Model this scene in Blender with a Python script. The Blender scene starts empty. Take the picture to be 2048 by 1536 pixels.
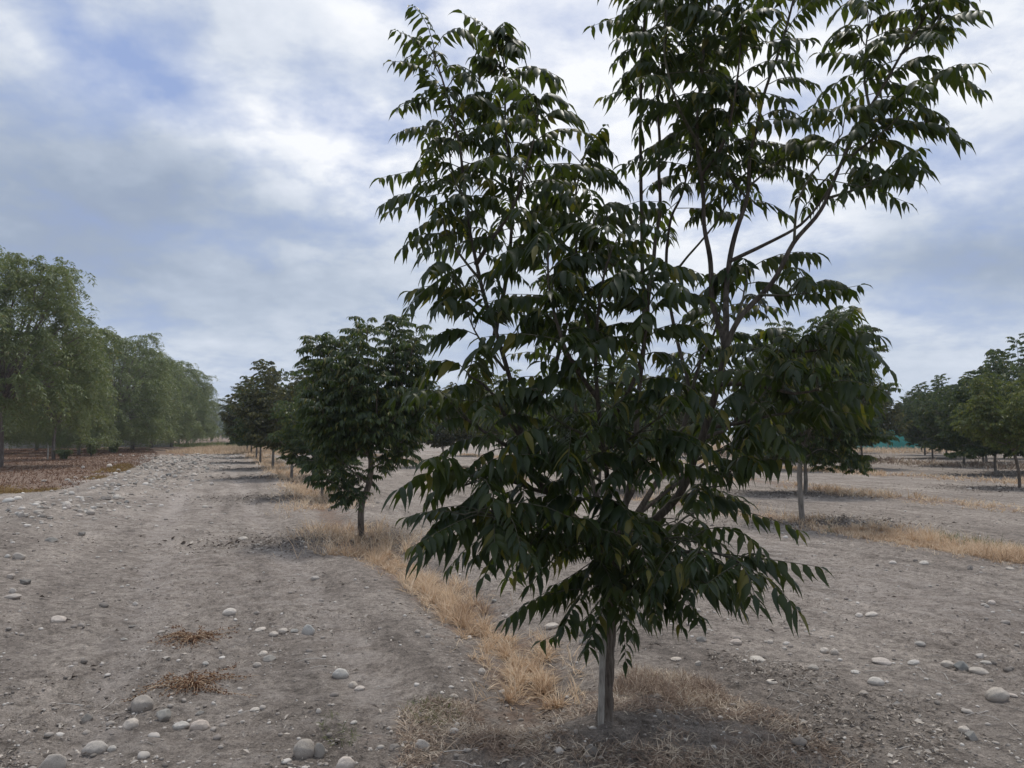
import bpy, math, random
import numpy as np
from mathutils import Vector, Matrix

# ------------------------------------------------------------------ camera, sky, sun
SC = bpy.context.scene
COL = SC.collection
PITCH = math.radians(3.715)
CAMH = 1.6
F = 1540.0
cam = bpy.data.cameras.new('camera')
cam.sensor_width = 36.0
cam.lens = 36.0 * F / 2048.0
cam.clip_start = 0.05
cam.clip_end = 4000
camo = bpy.data.objects.new('camera', cam)
camo.location = (0, 0, CAMH)
camo.rotation_euler = (math.pi / 2 + PITCH, 0, 0)
COL.objects.link(camo)
SC.camera = camo
SC.view_settings.view_transform = 'Standard'
SC.view_settings.look = 'None'
SC.view_settings.exposure = 0.0
SC.view_settings.gamma = 1.0
SC.cycles.max_bounces = 6
SC.cycles.diffuse_bounces = 3
SC.cycles.glossy_bounces = 2
SC.cycles.transmission_bounces = 4
SC.cycles.volume_bounces = 0
SC.cycles.transparent_max_bounces = 8

SUN_EL = math.radians(66)
SUN_AZ = math.radians(16)          # to the right of +Y (the view direction)

def aim(px, py, Y):
    """a point Y metres in front of the camera, seen at photo pixel px,py"""
    u = (px - 1024) / F
    v = (768 - py) / F
    dy = math.cos(PITCH) - v * math.sin(PITCH)
    dz = math.sin(PITCH) + v * math.cos(PITCH)
    s = Y / dy
    return np.array([u * s, Y, CAMH + dz * s])

def on_ground(px, py):
    u = (px - 1024) / F
    v = (768 - py) / F
    dy = math.cos(PITCH) - v * math.sin(PITCH)
    dz = math.sin(PITCH) + v * math.cos(PITCH)
    s = -CAMH / dz
    return u * s, dy * s

def azel(px, py):
    p = aim(px, py, 1.0) - np.array([0, 0, CAMH])
    p /= np.linalg.norm(p)
    return math.atan2(p[0], p[1]), math.asin(p[2])

class NT:
    """tiny helper for node trees"""
    def __init__(self, nt):
        self.nt = nt
    def node(self, t, **kw):
        n = self.nt.nodes.new(t)
        for k, v in kw.items():
            setattr(n, k, v)
        return n
    def link(self, a, b):
        self.nt.links.new(a, b)
    def m(self, op, a, b=None, c=None, clamp=False):
        n = self.nt.nodes.new('ShaderNodeMath')
        n.operation = op
        n.use_clamp = clamp
        for i, x in enumerate((a, b, c)):
            if x is None:
                continue
            if isinstance(x, (int, float)):
                n.inputs[i].default_value = x
            else:
                self.nt.links.new(x, n.inputs[i])
        return n.outputs[0]
    def mix(self, f, a, b, mode='MIX'):
        n = self.nt.nodes.new('ShaderNodeMix')
        n.data_type = 'RGBA'
        n.blend_type = mode
        for s, x in ((n.inputs[0], f), (n.inputs[6], a), (n.inputs[7], b)):
            if isinstance(x, (int, float)):
                s.default_value = x
            elif isinstance(x, tuple):
                s.default_value = (*x, 1.0) if len(x) == 3 else x
            else:
                self.nt.links.new(x, s)
        return n.outputs[2]
    def noise(self, vec, scale, detail=4, rough=0.55, dist=0.0, out=0):
        n = self.nt.nodes.new('ShaderNodeTexNoise')
        n.inputs['Scale'].default_value = scale
        n.inputs['Detail'].default_value = detail
        n.inputs['Roughness'].default_value = rough
        n.inputs['Distortion'].default_value = dist
        if vec is not None:
            self.nt.links.new(vec, n.inputs['Vector'])
        return n.outputs[out]
    def ramp(self, fac, stops):
        n = self.nt.nodes.new('ShaderNodeValToRGB')
        el = n.color_ramp.elements
        while len(el) < len(stops):
            el.new(0.5)
        for e, (p, c) in zip(el, stops):
            e.position = p
            e.color = (*c, 1.0) if isinstance(c, tuple) else (c, c, c, 1.0)
        self.nt.links.new(fac, n.inputs[0])
        return n.outputs[0]
    def mapping(self, vec, scale=(1, 1, 1), loc=(0, 0, 0)):
        n = self.nt.nodes.new('ShaderNodeMapping')
        n.inputs['Scale'].default_value = scale
        n.inputs['Location'].default_value = loc
        self.nt.links.new(vec, n.inputs['Vector'])
        return n.outputs[0]

def build_world():
    w = bpy.data.worlds.new("World")
    SC.world = w
    w.use_nodes = True
    nt = w.node_tree
    nt.nodes.clear()
    T = NT(nt)
    out = T.node('ShaderNodeOutputWorld')
    bg = T.node('ShaderNodeBackground')
    T.link(bg.outputs[0], out.inputs[0])
    bg.inputs[1].default_value = 0.1
    sky = T.node('ShaderNodeTexSky', sky_type='NISHITA')
    sky.sun_disc = False
    sky.sun_elevation = SUN_EL
    sky.sun_rotation = SUN_AZ
    sky.dust_density = 2.0
    tc = T.node('ShaderNodeTexCoord')
    gen = tc.outputs['Generated']
    # cloud deck seen in perspective: direction divided by its height
    sp = T.node('ShaderNodeSeparateXYZ')
    T.link(gen, sp.inputs[0])
    x, y, z = sp.outputs
    zc = T.m('ADD', T.m('MAXIMUM', z, 0.0), 0.26)
    cx = T.m('DIVIDE', x, zc)
    cy = T.m('DIVIDE', y, zc)
    cb = T.node('ShaderNodeCombineXYZ')
    T.link(cx, cb.inputs[0]); T.link(cy, cb.inputs[1])
    deck = cb.outputs[0]
    n_big = T.noise(deck, 0.85, 6, 0.5, 0.15)
    n_mid = T.noise(T.mapping(deck, (1, 1, 1), (7.3, 2.1, 0)), 2.7, 7, 0.52, 0.1)
    n_fin = T.noise(T.mapping(deck, (1, 1, 1), (1.3, 9.1, 3)), 6.5, 8, 0.58, 0.1)
    # warped azimuth / elevation for the large masses
    wn = T.node('ShaderNodeTexNoise')
    wn.inputs['Scale'].default_value = 4.5
    wn.inputs['Detail'].default_value = 5
    wn.inputs['Roughness'].default_value = 0.55
    T.link(gen, wn.inputs['Vector'])
    ws = T.node('ShaderNodeSeparateXYZ')
    T.link(wn.outputs['Color'], ws.inputs[0])
    az = T.m('ADD', T.m('ARCTAN2', x, y), T.m('MULTIPLY', T.m('SUBTRACT', ws.outputs[0], 0.5), 0.26))
    el = T.m('ADD', T.m('ARCSINE', z), T.m('MULTIPLY', T.m('SUBTRACT', ws.outputs[1], 0.5), 0.14))
    def lobe(px, py, wx, wy, amp):
        a, e = azel(px, py)
        u = T.m('DIVIDE', T.m('SUBTRACT', az, a), wx / F)
        v = T.m('DIVIDE', T.m('SUBTRACT', el, e), wy / F)
        q = T.m('ADD', T.m('MULTIPLY', u, u), T.m('MULTIPLY', v, v))
        return T.m('MULTIPLY', T.m('EXPONENT', T.m('MULTIPLY', q, -1.0)), amp)
    def total(base, ls):
        s = base
        for l in ls:
            s = T.m('ADD', s, lobe(*l))
        return s
    # brightness of the clouds
    bright = T.m('ADD', T.m('MULTIPLY', T.m('SUBTRACT', n_big, 0.5), 0.55), 0.56)
    bright = T.m('ADD', bright, T.m('MULTIPLY', T.m('SUBTRACT', n_mid, 0.5), 0.55))
    bright = T.m('ADD', bright, T.m('MULTIPLY', T.m('SUBTRACT', n_fin, 0.5), 0.55))
    bright = total(bright, [
        (230, 340, 330, 120, -0.40), (60, 520, 300, 90, -0.26), (420, 590, 260, 60, -0.12), (700, 590, 200, 50, -0.08),
        (350, 170, 330, 50, 0.20), (640, 320, 190, 85, 0.40), (800, 410, 110, 50, 0.22), (480, 230, 160, 40, 0.14), (1250, 420, 300, 120, 0.12), (1750, 420, 300, 60, 0.12), (950, 20, 300, 120, 0.22), (1180, 130, 260, 180, 0.32),
        (1350, 330, 330, 200, 0.24), (500, 480, 160, 40, 0.12), (330, 580, 120, 25, 0.10), (1990, 120, 240, 130, 0.22),
        (1990, 330, 200, 60, 0.20), (1930, 520, 260, 60, -0.36), (1960, 640, 230, 45, 0.12), (1700, 560, 260, 90, 0.10),
        (600, 740, 600, 70, 0.12), (1300, -1000, 1100, 620, 0.85)])
    cov = T.m('ADD', T.m('MULTIPLY', T.m('SUBTRACT', n_mid, 0.5), 2.2), 0.95)
    cov = T.m('ADD', cov, T.m('MULTIPLY', T.m('SUBTRACT', n_fin, 0.5), 1.9))
    cov = total(cov, [(210, 80, 190, 60, -0.85), (700, 260, 120, 55, -0.60), (640, 160, 70, 50, -0.4), (1560, 250, 220, 120, -0.45),
                      (30, 90, 80, 90, -0.3), (1720, 620, 120, 70, -0.25), (1230, 180, 70, 50, -0.35), (800, 10, 60, 40, -0.4)])
    cov = T.m('SMOOTHSTEP', 0.0, 1.0, cov) if False else T.m('MINIMUM', T.m('MAXIMUM', cov, 0.0), 1.0)
    ccol = T.ramp(bright, [(0.0, (2.7, 3.3, 4.8)), (0.25, (3.4, 4.1, 5.35)), (0.5, (4.95, 5.65, 6.8)), (0.8, (7.6, 8.1, 9.0)), (1.0, (9.8, 10.0, 10.4))])
    # thin blue between the clouds: the sky texture plus a veil
    blue = T.mix(0.85, sky.outputs[0], (3.3, 4.35, 7.3))
    col = T.mix(cov, blue, ccol)
    # pale veil towards the horizon
    hz = T.m('EXPONENT', T.m('MULTIPLY', T.m('MAXIMUM', z, 0.0), -9.0))
    col = T.mix(T.m('MULTIPLY', hz, 0.7), col, (5.5, 6.4, 7.75))
    T.link(col, bg.inputs[0])

build_world()
sun = bpy.data.lights.new('sun', 'SUN')
sun.energy = 1.9
sun.angle = math.radians(9)
sun.color = (1.0, 0.95, 0.88)
suno = bpy.data.objects.new('sun', sun)
sd = Vector((math.sin(SUN_AZ) * math.cos(SUN_EL), math.cos(SUN_AZ) * math.cos(SUN_EL), math.sin(SUN_EL)))
suno.rotation_euler = sd.to_track_quat('Z', 'Y').to_euler()
suno.location = sd * 50
COL.objects.link(suno)

# ------------------------------------------------------------------ helpers
RNG = np.random.default_rng(11)

def hash2(ix, iy, s):
    h = (ix * 374761393 + iy * 668265263 + s * 362437) & 0xffffffff
    h = ((h ^ (h >> 13)) * 1274126177) & 0xffffffff
    h = h ^ (h >> 16)
    return (h & 0xffffff) / float(0xffffff)

def vnoise(x, y, s=0):
    x = np.asarray(x, float); y = np.asarray(y, float)
    ix = np.floor(x).astype(np.int64); iy = np.floor(y).astype(np.int64)
    fx = x - ix; fy = y - iy
    fx = fx * fx * (3 - 2 * fx); fy = fy * fy * (3 - 2 * fy)
    a = hash2(ix, iy, s); b = hash2(ix + 1, iy, s); c = hash2(ix, iy + 1, s); d = hash2(ix + 1, iy + 1, s)
    return (a + (b - a) * fx) * (1 - fy) + (c + (d - c) * fx) * fy - 0.5

def fbm(x, y, oct=4, s=0, g=0.5):
    t = 0; a = 1.0; f = 1.0
    for o in range(oct):
        t = t + a * vnoise(x * f + 17.3 * o, y * f - 9.1 * o, s + o)
        a *= g; f *= 2.03
    return t

def smooth(a, b, x):
    t = np.clip((x - a) / (b - a), 0, 1)
    return t * t * (3 - 2 * t)

def seg_dist(x, y, pts):
    """distance to a polyline"""
    best = np.full(np.shape(x), 1e9)
    for (x0, y0), (x1, y1) in zip(pts[:-1], pts[1:]):
        dx, dy = x1 - x0, y1 - y0
        t = np.clip(((x - x0) * dx + (y - y0) * dy) / (dx * dx + dy * dy), 0, 1)
        d = np.hypot(x - x0 - t * dx, y - y0 - t * dy)
        best = np.minimum(best, d)
    return best

G = on_ground
STRIP1 = [G(1062, 1425), G(1075, 1380), G(1020, 1290), G(930, 1225), G(850, 1160), G(770, 1118), G(690, 1060), G(636, 1000), G(598, 965), G(560, 938), (-20, 60), (-42, 120)]
STRIP2 = [(7.6, 7.6), (6.75, 9.8), (6.1, 11.5), (5.6, 13.3), (5.0, 15.2), (2.3, 22), (-4, 40), (-18, 80)]
STRIP3 = [(14, 8), (10.9, 16.2), (9.4, 20.6), (8.0, 27), (3.4, 40), (-11, 80)]
STRIP4 = [(22, 14), (18, 22.5), (14.5, 31), (11, 41), (-2, 76)]
STRIP5 = [(31, 18), (25, 33), (20, 45), (9, 75)]
TRUNK0 = (aim(1207, 1452, 4.165)[0], 4.165)
BAND = [G(20, 1070), G(120, 1035), G(200, 1015), G(270, 975), G(330, 945), G(370, 918), (-19, 60), (-27, 80)]   # the stony band at the left edge of the path

PATH = [(-0.75, 2.0), (-1.3, 4), (-2.5, 7), (-4.6, 12), (-7.3, 19), (-12, 31), (-17.5, 46)]
def ground_h(x, y):
    x = np.asarray(x, float); y = np.asarray(y, float)
    h = 0.05 * fbm(x * 0.35, y * 0.35, 3, 3)
    h = h + 0.022 * fbm(x * 1.6, y * 1.6, 3, 9)
    d1 = seg_dist(x, y, STRIP1)
    h = h - 0.085 * np.exp(-(d1 / 0.34) ** 2) + 0.03 * np.exp(-((d1 - 0.62) / 0.25) ** 2)
    d2 = seg_dist(x, y, STRIP2)
    h = h - 0.05 * np.exp(-(d2 / 0.4) ** 2)
    r = np.hypot(x - TRUNK0[0], (y - TRUNK0[1] - 0.02))
    h = h + 0.075 * np.exp(-(r / 0.42) ** 2)
    db = seg_dist(x, y, BAND)
    left = smooth(0.5, 3.0, -(x + 5.4 + 0.42 * (y - 13)))      # the ground left of the path lies a bit higher
    h = h + 0.22 * left + 0.06 * np.exp(-(db / 1.2) ** 2)
    for off in (-0.85, 0.85):
        dr = seg_dist(x - off, y, PATH)
        h = h - 0.028 * np.exp(-(dr / 0.17) ** 2) * (0.6 + 1.2 * vnoise(x * 0.6, y * 0.6, 71)) + 0.014 * np.exp(-((dr - 0.30) / 0.10) ** 2)
    far = smooth(60, 200, np.hypot(x, y))
    return h * (1 - far)

def ground_fine(x, y):
    n = np.abs(fbm(x * 9, y * 9, 3, 21)) * 0.024 + fbm(x * 32, y * 32, 2, 33) * 0.017
    m = 0.45 + 0.9 * smooth(-0.2, 0.35, fbm(x * 0.8, y * 0.8, 3, 44))
    return n * m * (1 - smooth(18, 40, np.hypot(x, y)))

def along(pts, n, rng, y0, y1, pw=1.0):
    """random points along polyline between distances, denser near"""
    P = np.array(pts)
    o = np.argsort(P[:, 1]); P = P[o]
    u = rng.uniform(0, 1, n) ** pw
    y = y0 + (y1 - y0) * u
    return np.interp(y, P[:, 1], P[:, 0]), y

class Buf:
    def __init__(self):
        self.v = []; self.f = []; self.n = 0
    def add(self, v, f):
        v = np.asarray(v, np.float64).reshape(-1, 3)
        f = np.asarray(f, np.int64)
        self.v.append(v); self.f.append(f + self.n); self.n += len(v)
    def mesh(self, name, smooth_shade=True):
        me = bpy.data.meshes.new(name)
        v = np.concatenate(self.v)
        me.vertices.add(len(v)); me.vertices.foreach_set('co', v.astype(np.float32).ravel())
        loops = np.concatenate([f.ravel() for f in self.f])
        tot = np.concatenate([np.full(len(f), f.shape[1]) for f in self.f])
        start = np.concatenate([[0], np.cumsum(tot)[:-1]])
        me.loops.add(len(loops)); me.loops.foreach_set('vertex_index', loops.astype(np.int32))
        me.polygons.add(len(tot)); me.polygons.foreach_set('loop_start', start.astype(np.int32))
        me.polygons.foreach_set('use_smooth', np.full(len(tot), smooth_shade))
        me.update(calc_edges=True)
        return me

def obj(name, me, mat=None, parent=None):
    if isinstance(me, Buf):
        me = me.mesh(name)
    o = bpy.data.objects.new(name, me)
    COL.objects.link(o)
    if mat is not None and len(me.materials) == 0:
        me.materials.append(mat)
    if parent is not None:
        o.parent = parent
    return o

def tag(o, label=None, cat=None, group=None, kind=None):
    if label: o['label'] = label
    if cat: o['category'] = cat
    if group: o['group'] = group
    if kind: o['kind'] = kind
    return o

def empty(name, loc=(0, 0, 0), rz=0, sc=1):
    o = bpy.data.objects.new(name, None)
    o.empty_display_size = 0.2
    o.location = loc; o.rotation_euler = (0, 0, rz); o.scale = (sc, sc, sc)
    COL.objects.link(o)
    return o

def copy_tree(root):
    r = root.copy(); COL.objects.link(r)
    for ch in root.children:
        c = ch.copy(); COL.objects.link(c); c.parent = r
        for g in ch.children:
            d = g.copy(); COL.objects.link(d); d.parent = c
    return r

def unit(a):
    return a / np.maximum(np.linalg.norm(a, axis=-1, keepdims=True), 1e-9)

def resample(pts, rad, step=0.06, wob=0.0, seed=0):
    """Catmull-Rom through pts, radii along"""
    P = np.asarray(pts, float); R = np.asarray(rad, float)
    if len(P) == 2:
        P = np.array([P[0], (P[0] + P[1]) / 2, P[1]]); R = np.array([R[0], (R[0] + R[1]) / 2, R[1]])
    Q = np.vstack([2 * P[0] - P[1], P, 2 * P[-1] - P[-2]])
    out = []; ro = []
    for i in range(1, len(Q) - 2):
        n = max(2, int(np.linalg.norm(Q[i + 1] - Q[i]) / step))
        t = np.linspace(0, 1, n, endpoint=False)[:, None]
        p0, p1, p2, p3 = Q[i - 1], Q[i], Q[i + 1], Q[i + 2]
        out.append(0.5 * (2 * p1 + (p2 - p0) * t + (2 * p0 - 5 * p1 + 4 * p2 - p3) * t ** 2 + (3 * p1 - p0 - 3 * p2 + p3) * t ** 3))
        ro.append(R[i - 1] + (R[i] - R[i - 1]) * t[:, 0])
    out.append(P[-1:]); ro.append(R[-1:])
    X = np.vstack(out); r = np.concatenate(ro)
    if wob > 0:
        s = np.arange(len(X)) * step
        w = np.stack([fbm(s * 2.5, s * 0 + seed + k * 7.7, 2, 5) for k in range(3)], 1)
        fade = np.minimum(1, np.arange(len(X)) / 4.0)[:, None]
        X = X + w * wob * fade
    return X, r

def tube(buf, X, r, n=8, rough=0.0, seed=0, cap=True):
    T = unit(np.gradient(X, axis=0))
    ref = np.array([0.13, 1.0, 0.07]); ref = ref / np.linalg.norm(ref)
    A = unit(np.cross(T, ref)); B = np.cross(T, A)
    a = np.linspace(0, 2 * np.pi, n, endpoint=False)
    rr = r[:, None] * np.ones(n)[None]
    if rough > 0:
        s = np.arange(len(X))[:, None] * 0.35
        rr = rr * (1 + rough * (vnoise(s + 0 * a[None], a[None] * 1.6 + 0 * s, seed) * 1.4 + 0.7 * vnoise(s * 0.3 + 0 * a[None], np.cos(a)[None] * 3 + 0 * s, seed + 3)))
    V = X[:, None] + A[:, None] * (np.cos(a)[None, :, None] * rr[..., None]) + B[:, None] * (np.sin(a)[None, :, None] * rr[..., None])
    m = len(X)
    i = np.arange(m - 1)[:, None] * n; j = np.arange(n)[None]; k = (j + 1) % n
    Fq = np.stack([i + j, i + k, i + n + k, i + n + j], -1).reshape(-1, 4)
    buf.add(V.reshape(-1, 3), Fq)
    if cap:
        c = buf.n
        buf.add(np.vstack([X[-1:], V[-1]]), np.stack([np.zeros(n, int), 1 + np.arange(n), 1 + (np.arange(n) + 1) % n], 1))

# ------------------------------------------------------------------ materials
def new_mat(name):
    m = bpy.data.materials.new(name)
    m.use_nodes = True
    nt = m.node_tree; nt.nodes.clear()
    T = NT(nt)
    out = T.node('ShaderNodeOutputMaterial')
    return m, T, out

def leaf_mat(name, cols, trans=0.32, tcol=(0.16, 0.24, 0.03), rough=0.42, clump=1.6, yellow=(0.16, 0.14, 0.03), yamt=0.06, spec=0.5):
    m, T, out = new_mat(name)
    geo = T.node('ShaderNodeNewGeometry')
    rnd = geo.outputs['Random Per Island']
    tc = T.node('ShaderNodeTexCoord')
    n = T.noise(tc.outputs['Object'], clump, 3, 0.6)
    f = T.m('ADD', T.m('MULTIPLY', rnd, 0.55), T.m('MULTIPLY', T.m('SUBTRACT', n, 0.28), 1.0), clamp=True)
    c = T.ramp(f, [(i / (len(cols) - 1), cc) for i, cc in enumerate(cols)])
    yl = T.m('GREATER_THAN', T.m('FRACT', T.m('MULTIPLY', rnd, 37.7)), 1 - yamt)
    c = T.mix(T.m('MULTIPLY', yl, 0.8), c, yellow)
    p = T.node('ShaderNodeBsdfPrincipled')
    T.link(c, p.inputs['Base Color'])
    p.inputs['Roughness'].default_value = rough
    p.inputs['Specular IOR Level'].default_value = spec
    tr = T.node('ShaderNodeBsdfTranslucent')
    tcn = T.mix(0.5, T.mix(1.0, c, (2.2, 2.2, 1.2), 'MULTIPLY'), tcol)
    T.link(tcn, tr.inputs[0])
    mx = T.node('ShaderNodeMixShader')
    mx.inputs[0].default_value = trans
    T.link(p.outputs[0], mx.inputs[1]); T.link(tr.outputs[0], mx.inputs[2])
    T.link(mx.outputs[0], out.inputs[0])
    return m

def bark_mat(name, c0, c1, scale=30, bump=0.5):
    m, T, out = new_mat(name)
    tc = T.node('ShaderNodeTexCoord')
    v = T.mapping(tc.outputs['Object'], (1, 1, 0.16))
    n = T.noise(v, scale, 6, 0.65, 0.4)
    n2 = T.noise(tc.outputs['Object'], 5.0, 4, 0.6)
    f = T.m('ADD', T.m('MULTIPLY', T.m('SUBTRACT', n, 0.5), 2.0), T.m('ADD', 0.5, T.m('SUBTRACT', n2, 0.5)), clamp=True)
    c = T.ramp(f, [(0.0, tuple(x * 0.45 for x in c0)), (0.4, c0), (1.0, c1)])
    p = T.node('ShaderNodeBsdfPrincipled')
    T.link(c, p.inputs['Base Color'])
    p.inputs['Roughness'].default_value = 0.9
    p.inputs['Specular IOR Level'].default_value = 0.15
    b = T.node('ShaderNodeBump')
    b.inputs['Strength'].default_value = bump
    b.inputs['Distance'].default_value = 0.015
    T.link(n, b.inputs['Height']); T.link(b.outputs[0], p.inputs['Normal'])
    T.link(p.outputs[0], out.inputs[0])
    return m

def island_mat(name, cols, rough=0.85, spec=0.15, trans=0.0, clump=None):
    """random colour per blade / pebble / fragment"""
    m, T, out = new_mat(name)
    geo = T.node('ShaderNodeNewGeometry')
    f = geo.outputs['Random Per Island']
    if clump:
        tc = T.node('ShaderNodeTexCoord')
        n = T.noise(tc.outputs['Object'], clump, 3, 0.6)
        f = T.m('ADD', T.m('MULTIPLY', f, 0.5), T.m('MULTIPLY', T.m('SUBTRACT', n, 0.27), 1.1), clamp=True)
    c = T.ramp(f, [(i / (len(cols) - 1), cc) for i, cc in enumerate(cols)])
    p = T.node('ShaderNodeBsdfPrincipled')
    T.link(c, p.inputs['Base Color'])
    p.inputs['Roughness'].default_value = rough
    p.inputs['Specular IOR Level'].default_value = spec
    if trans > 0:
        tr = T.node('ShaderNodeBsdfTranslucent'); T.link(c, tr.inputs[0])
        mx = T.node('ShaderNodeMixShader'); mx.inputs[0].default_value = trans
        T.link(p.outputs[0], mx.inputs[1]); T.link(tr.outputs[0], mx.inputs[2]); T.link(mx.outputs[0], out.inputs[0])
    else:
        T.link(p.outputs[0], out.inputs[0])
    return m

def stone_mat(name, c0, c1):
    m, T, out = new_mat(name)
    tc = T.node('ShaderNodeTexCoord')
    oi = T.node('ShaderNodeObjectInfo')
    n = T.noise(tc.outputs['Object'], 3.0, 6, 0.65)
    n2 = T.noise(tc.outputs['Object'], 28.0, 4, 0.7)
    f = T.m('ADD', T.m('MULTIPLY', n, 0.8), T.m('MULTIPLY', T.m('SUBTRACT', oi.outputs['Random'], 0.5), 0.7), clamp=True)
    c = T.ramp(f, [(0.1, c0), (0.85, c1)])
    tint = T.ramp(T.m('FRACT', T.m('MULTIPLY', oi.outputs['Random'], 7.31)), [(0.0, (1.0, 0.98, 0.96)), (0.3, (1.02, 0.97, 0.91)), (0.6, (0.92, 0.95, 0.96)), (0.8, (1.03, 0.95, 0.90)), (1.0, (0.72, 0.72, 0.70))])
    c = T.mix(1.0, c, tint, 'MULTIPLY')
    sp = T.ramp(n2, [(0.35, 0.62), (0.5, 1.0), (0.7, 1.15)])
    c = T.mix(1.0, c, sp, 'MULTIPLY')
    # dust collected low on the stone
    s = T.node('ShaderNodeSeparateXYZ'); T.link(tc.outputs['Object'], s.inputs[0])
    low = T.m('MULTIPLY', T.m('SUBTRACT', T.m('ADD', -0.1, T.m('MULTIPLY', n, 0.5)), s.outputs[2]), 2.2, clamp=True)
    c = T.mix(T.m('MULTIPLY', low, 0.8), c, (0.33, 0.285, 0.25))
    p = T.node('ShaderNodeBsdfPrincipled')
    T.link(c, p.inputs['Base Color'])
    p.inputs['Roughness'].default_value = 0.85
    p.inputs['Specular IOR Level'].default_value = 0.25
    b = T.node('ShaderNodeBump'); b.inputs['Strength'].default_value = 0.35; b.inputs['Distance'].default_value = 0.02
    T.link(n2, b.inputs['Height']); T.link(b.outputs[0], p.inputs['Normal'])
    T.link(p.outputs[0], out.inputs[0])
    return m

def simple_mat(name, c, rough=0.8, noise_amt=0.25, scale=8):
    m, T, out = new_mat(name)
    tc = T.node('ShaderNodeTexCoord')
    n = T.noise(tc.outputs['Object'], scale, 5, 0.6)
    col = T.ramp(n, [(0.3, tuple(x * (1 - noise_amt) for x in c)), (0.7, tuple(min(1, x * (1 + noise_amt)) for x in c))])
    p = T.node('ShaderNodeBsdfPrincipled')
    T.link(col, p.inputs['Base Color'])
    p.inputs['Roughness'].default_value = rough
    T.link(p.outputs[0], out.inputs[0])
    return m

M = {}
M['leaf'] = leaf_mat('orchard_leaf', [(0.014, 0.026, 0.012), (0.020, 0.036, 0.013), (0.032, 0.047, 0.013), (0.072, 0.080, 0.018)], trans=0.36, tcol=(0.13, 0.17, 0.015), rough=0.42, clump=2.2, yamt=0.06, spec=0.4)
M['leaf_mid'] = leaf_mat('orchard_leaf_further_off', [(0.016, 0.032, 0.013), (0.025, 0.045, 0.015), (0.050, 0.074, 0.020), (0.15, 0.175, 0.035)], trans=0.32, rough=0.45, clump=1.6, yamt=0.09, tcol=(0.14, 0.20, 0.03))  # brightest stop paints lit yellow-green leaves into the colour
M['leaf_brown'] = leaf_mat('orchard_leaf_bronzed', [(0.020, 0.030, 0.013), (0.032, 0.041, 0.016), (0.058, 0.060, 0.020), (0.11, 0.10, 0.03)], trans=0.28, rough=0.5, clump=1.0, yamt=0.12, tcol=(0.16, 0.16, 0.03))
M['leaf_lime'] = leaf_mat('orchard_leaf_yellow_green', [(0.030, 0.050, 0.016), (0.055, 0.08, 0.02), (0.10, 0.12, 0.025), (0.18, 0.19, 0.04)], trans=0.32, rough=0.5, clump=1.0, yamt=0.12, tcol=(0.22, 0.26, 0.04))
M['pepper'] = leaf_mat('pepper_leaf', [(0.075, 0.100, 0.050), (0.12, 0.155, 0.068), (0.18, 0.21, 0.095), (0.25, 0.27, 0.135)], trans=0.28, rough=0.55, clump=0.8, yamt=0.05, tcol=(0.18, 0.23, 0.06), yellow=(0.22, 0.17, 0.09))
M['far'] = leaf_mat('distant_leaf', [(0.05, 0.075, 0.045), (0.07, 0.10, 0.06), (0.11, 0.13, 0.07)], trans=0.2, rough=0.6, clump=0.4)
M['bark'] = bark_mat('grey_brown_bark', (0.13, 0.105, 0.085), (0.27, 0.23, 0.19), 55, 1.0)
M['bark_pale'] = bark_mat('pale_bark', (0.20, 0.175, 0.15), (0.33, 0.30, 0.26), 24, 0.5)
M['bark_pepper'] = bark_mat('flaky_grey_bark', (0.15, 0.125, 0.11), (0.34, 0.30, 0.27), 6, 1.0)
M['limb_bark'] = bark_mat('dark_limb_bark', (0.075, 0.062, 0.05), (0.16, 0.135, 0.11), 50, 0.8)
M['twig'] = bark_mat('twig_bark', (0.09, 0.085, 0.06), (0.15, 0.14, 0.10), 40, 0.2)
M['stake'] = bark_mat('weathered_wood', (0.33, 0.30, 0.26), (0.52, 0.48, 0.42), 60, 0.6)
M['stone'] = stone_mat('pale_river_stone', (0.48, 0.44, 0.395), (0.74, 0.69, 0.63))
M['stone_dark'] = stone_mat('grey_stone', (0.24, 0.23, 0.215), (0.42, 0.405, 0.375))
M['straw'] = island_mat('straw_blades', [(0.26, 0.17, 0.115), (0.45, 0.32, 0.215), (0.66, 0.485, 0.325), (0.86, 0.72, 0.54), (0.46, 0.31, 0.21)], trans=0.3, clump=1.2)
M['mat_grass'] = island_mat('dead_matted_blades', [(0.16, 0.11, 0.082), (0.26, 0.19, 0.145), (0.37, 0.285, 0.22), (0.70, 0.60, 0.48), (0.29, 0.21, 0.16)], trans=0.15, clump=2.2)
M['red_cover'] = island_mat('rusty_ground_cover', [(0.11, 0.065, 0.048), (0.16, 0.092, 0.063), (0.21, 0.12, 0.078), (0.28, 0.18, 0.10)], trans=0.15, clump=0.5)
M['gold_cover'] = island_mat('ochre_ground_cover', [(0.17, 0.12, 0.045), (0.25, 0.17, 0.06), (0.34, 0.22, 0.09)], trans=0.15, clump=0.7)
M['green_blade'] = island_mat('green_blades', [(0.08, 0.11, 0.035), (0.13, 0.16, 0.05), (0.20, 0.21, 0.08)], trans=0.25)
M['litter'] = island_mat('leaf_litter', [(0.12, 0.10, 0.085), (0.20, 0.17, 0.145), (0.31, 0.27, 0.23), (0.58, 0.52, 0.45)])
M['pebble'] = island_mat('pebbles', [(0.18, 0.16, 0.14), (0.30, 0.265, 0.235), (0.38, 0.34, 0.30), (0.62, 0.58, 0.53)])
M['rubble'] = island_mat('pale_rubble', [(0.26, 0.23, 0.20), (0.40, 0.36, 0.315), (0.52, 0.475, 0.42), (0.70, 0.65, 0.59)])
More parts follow.
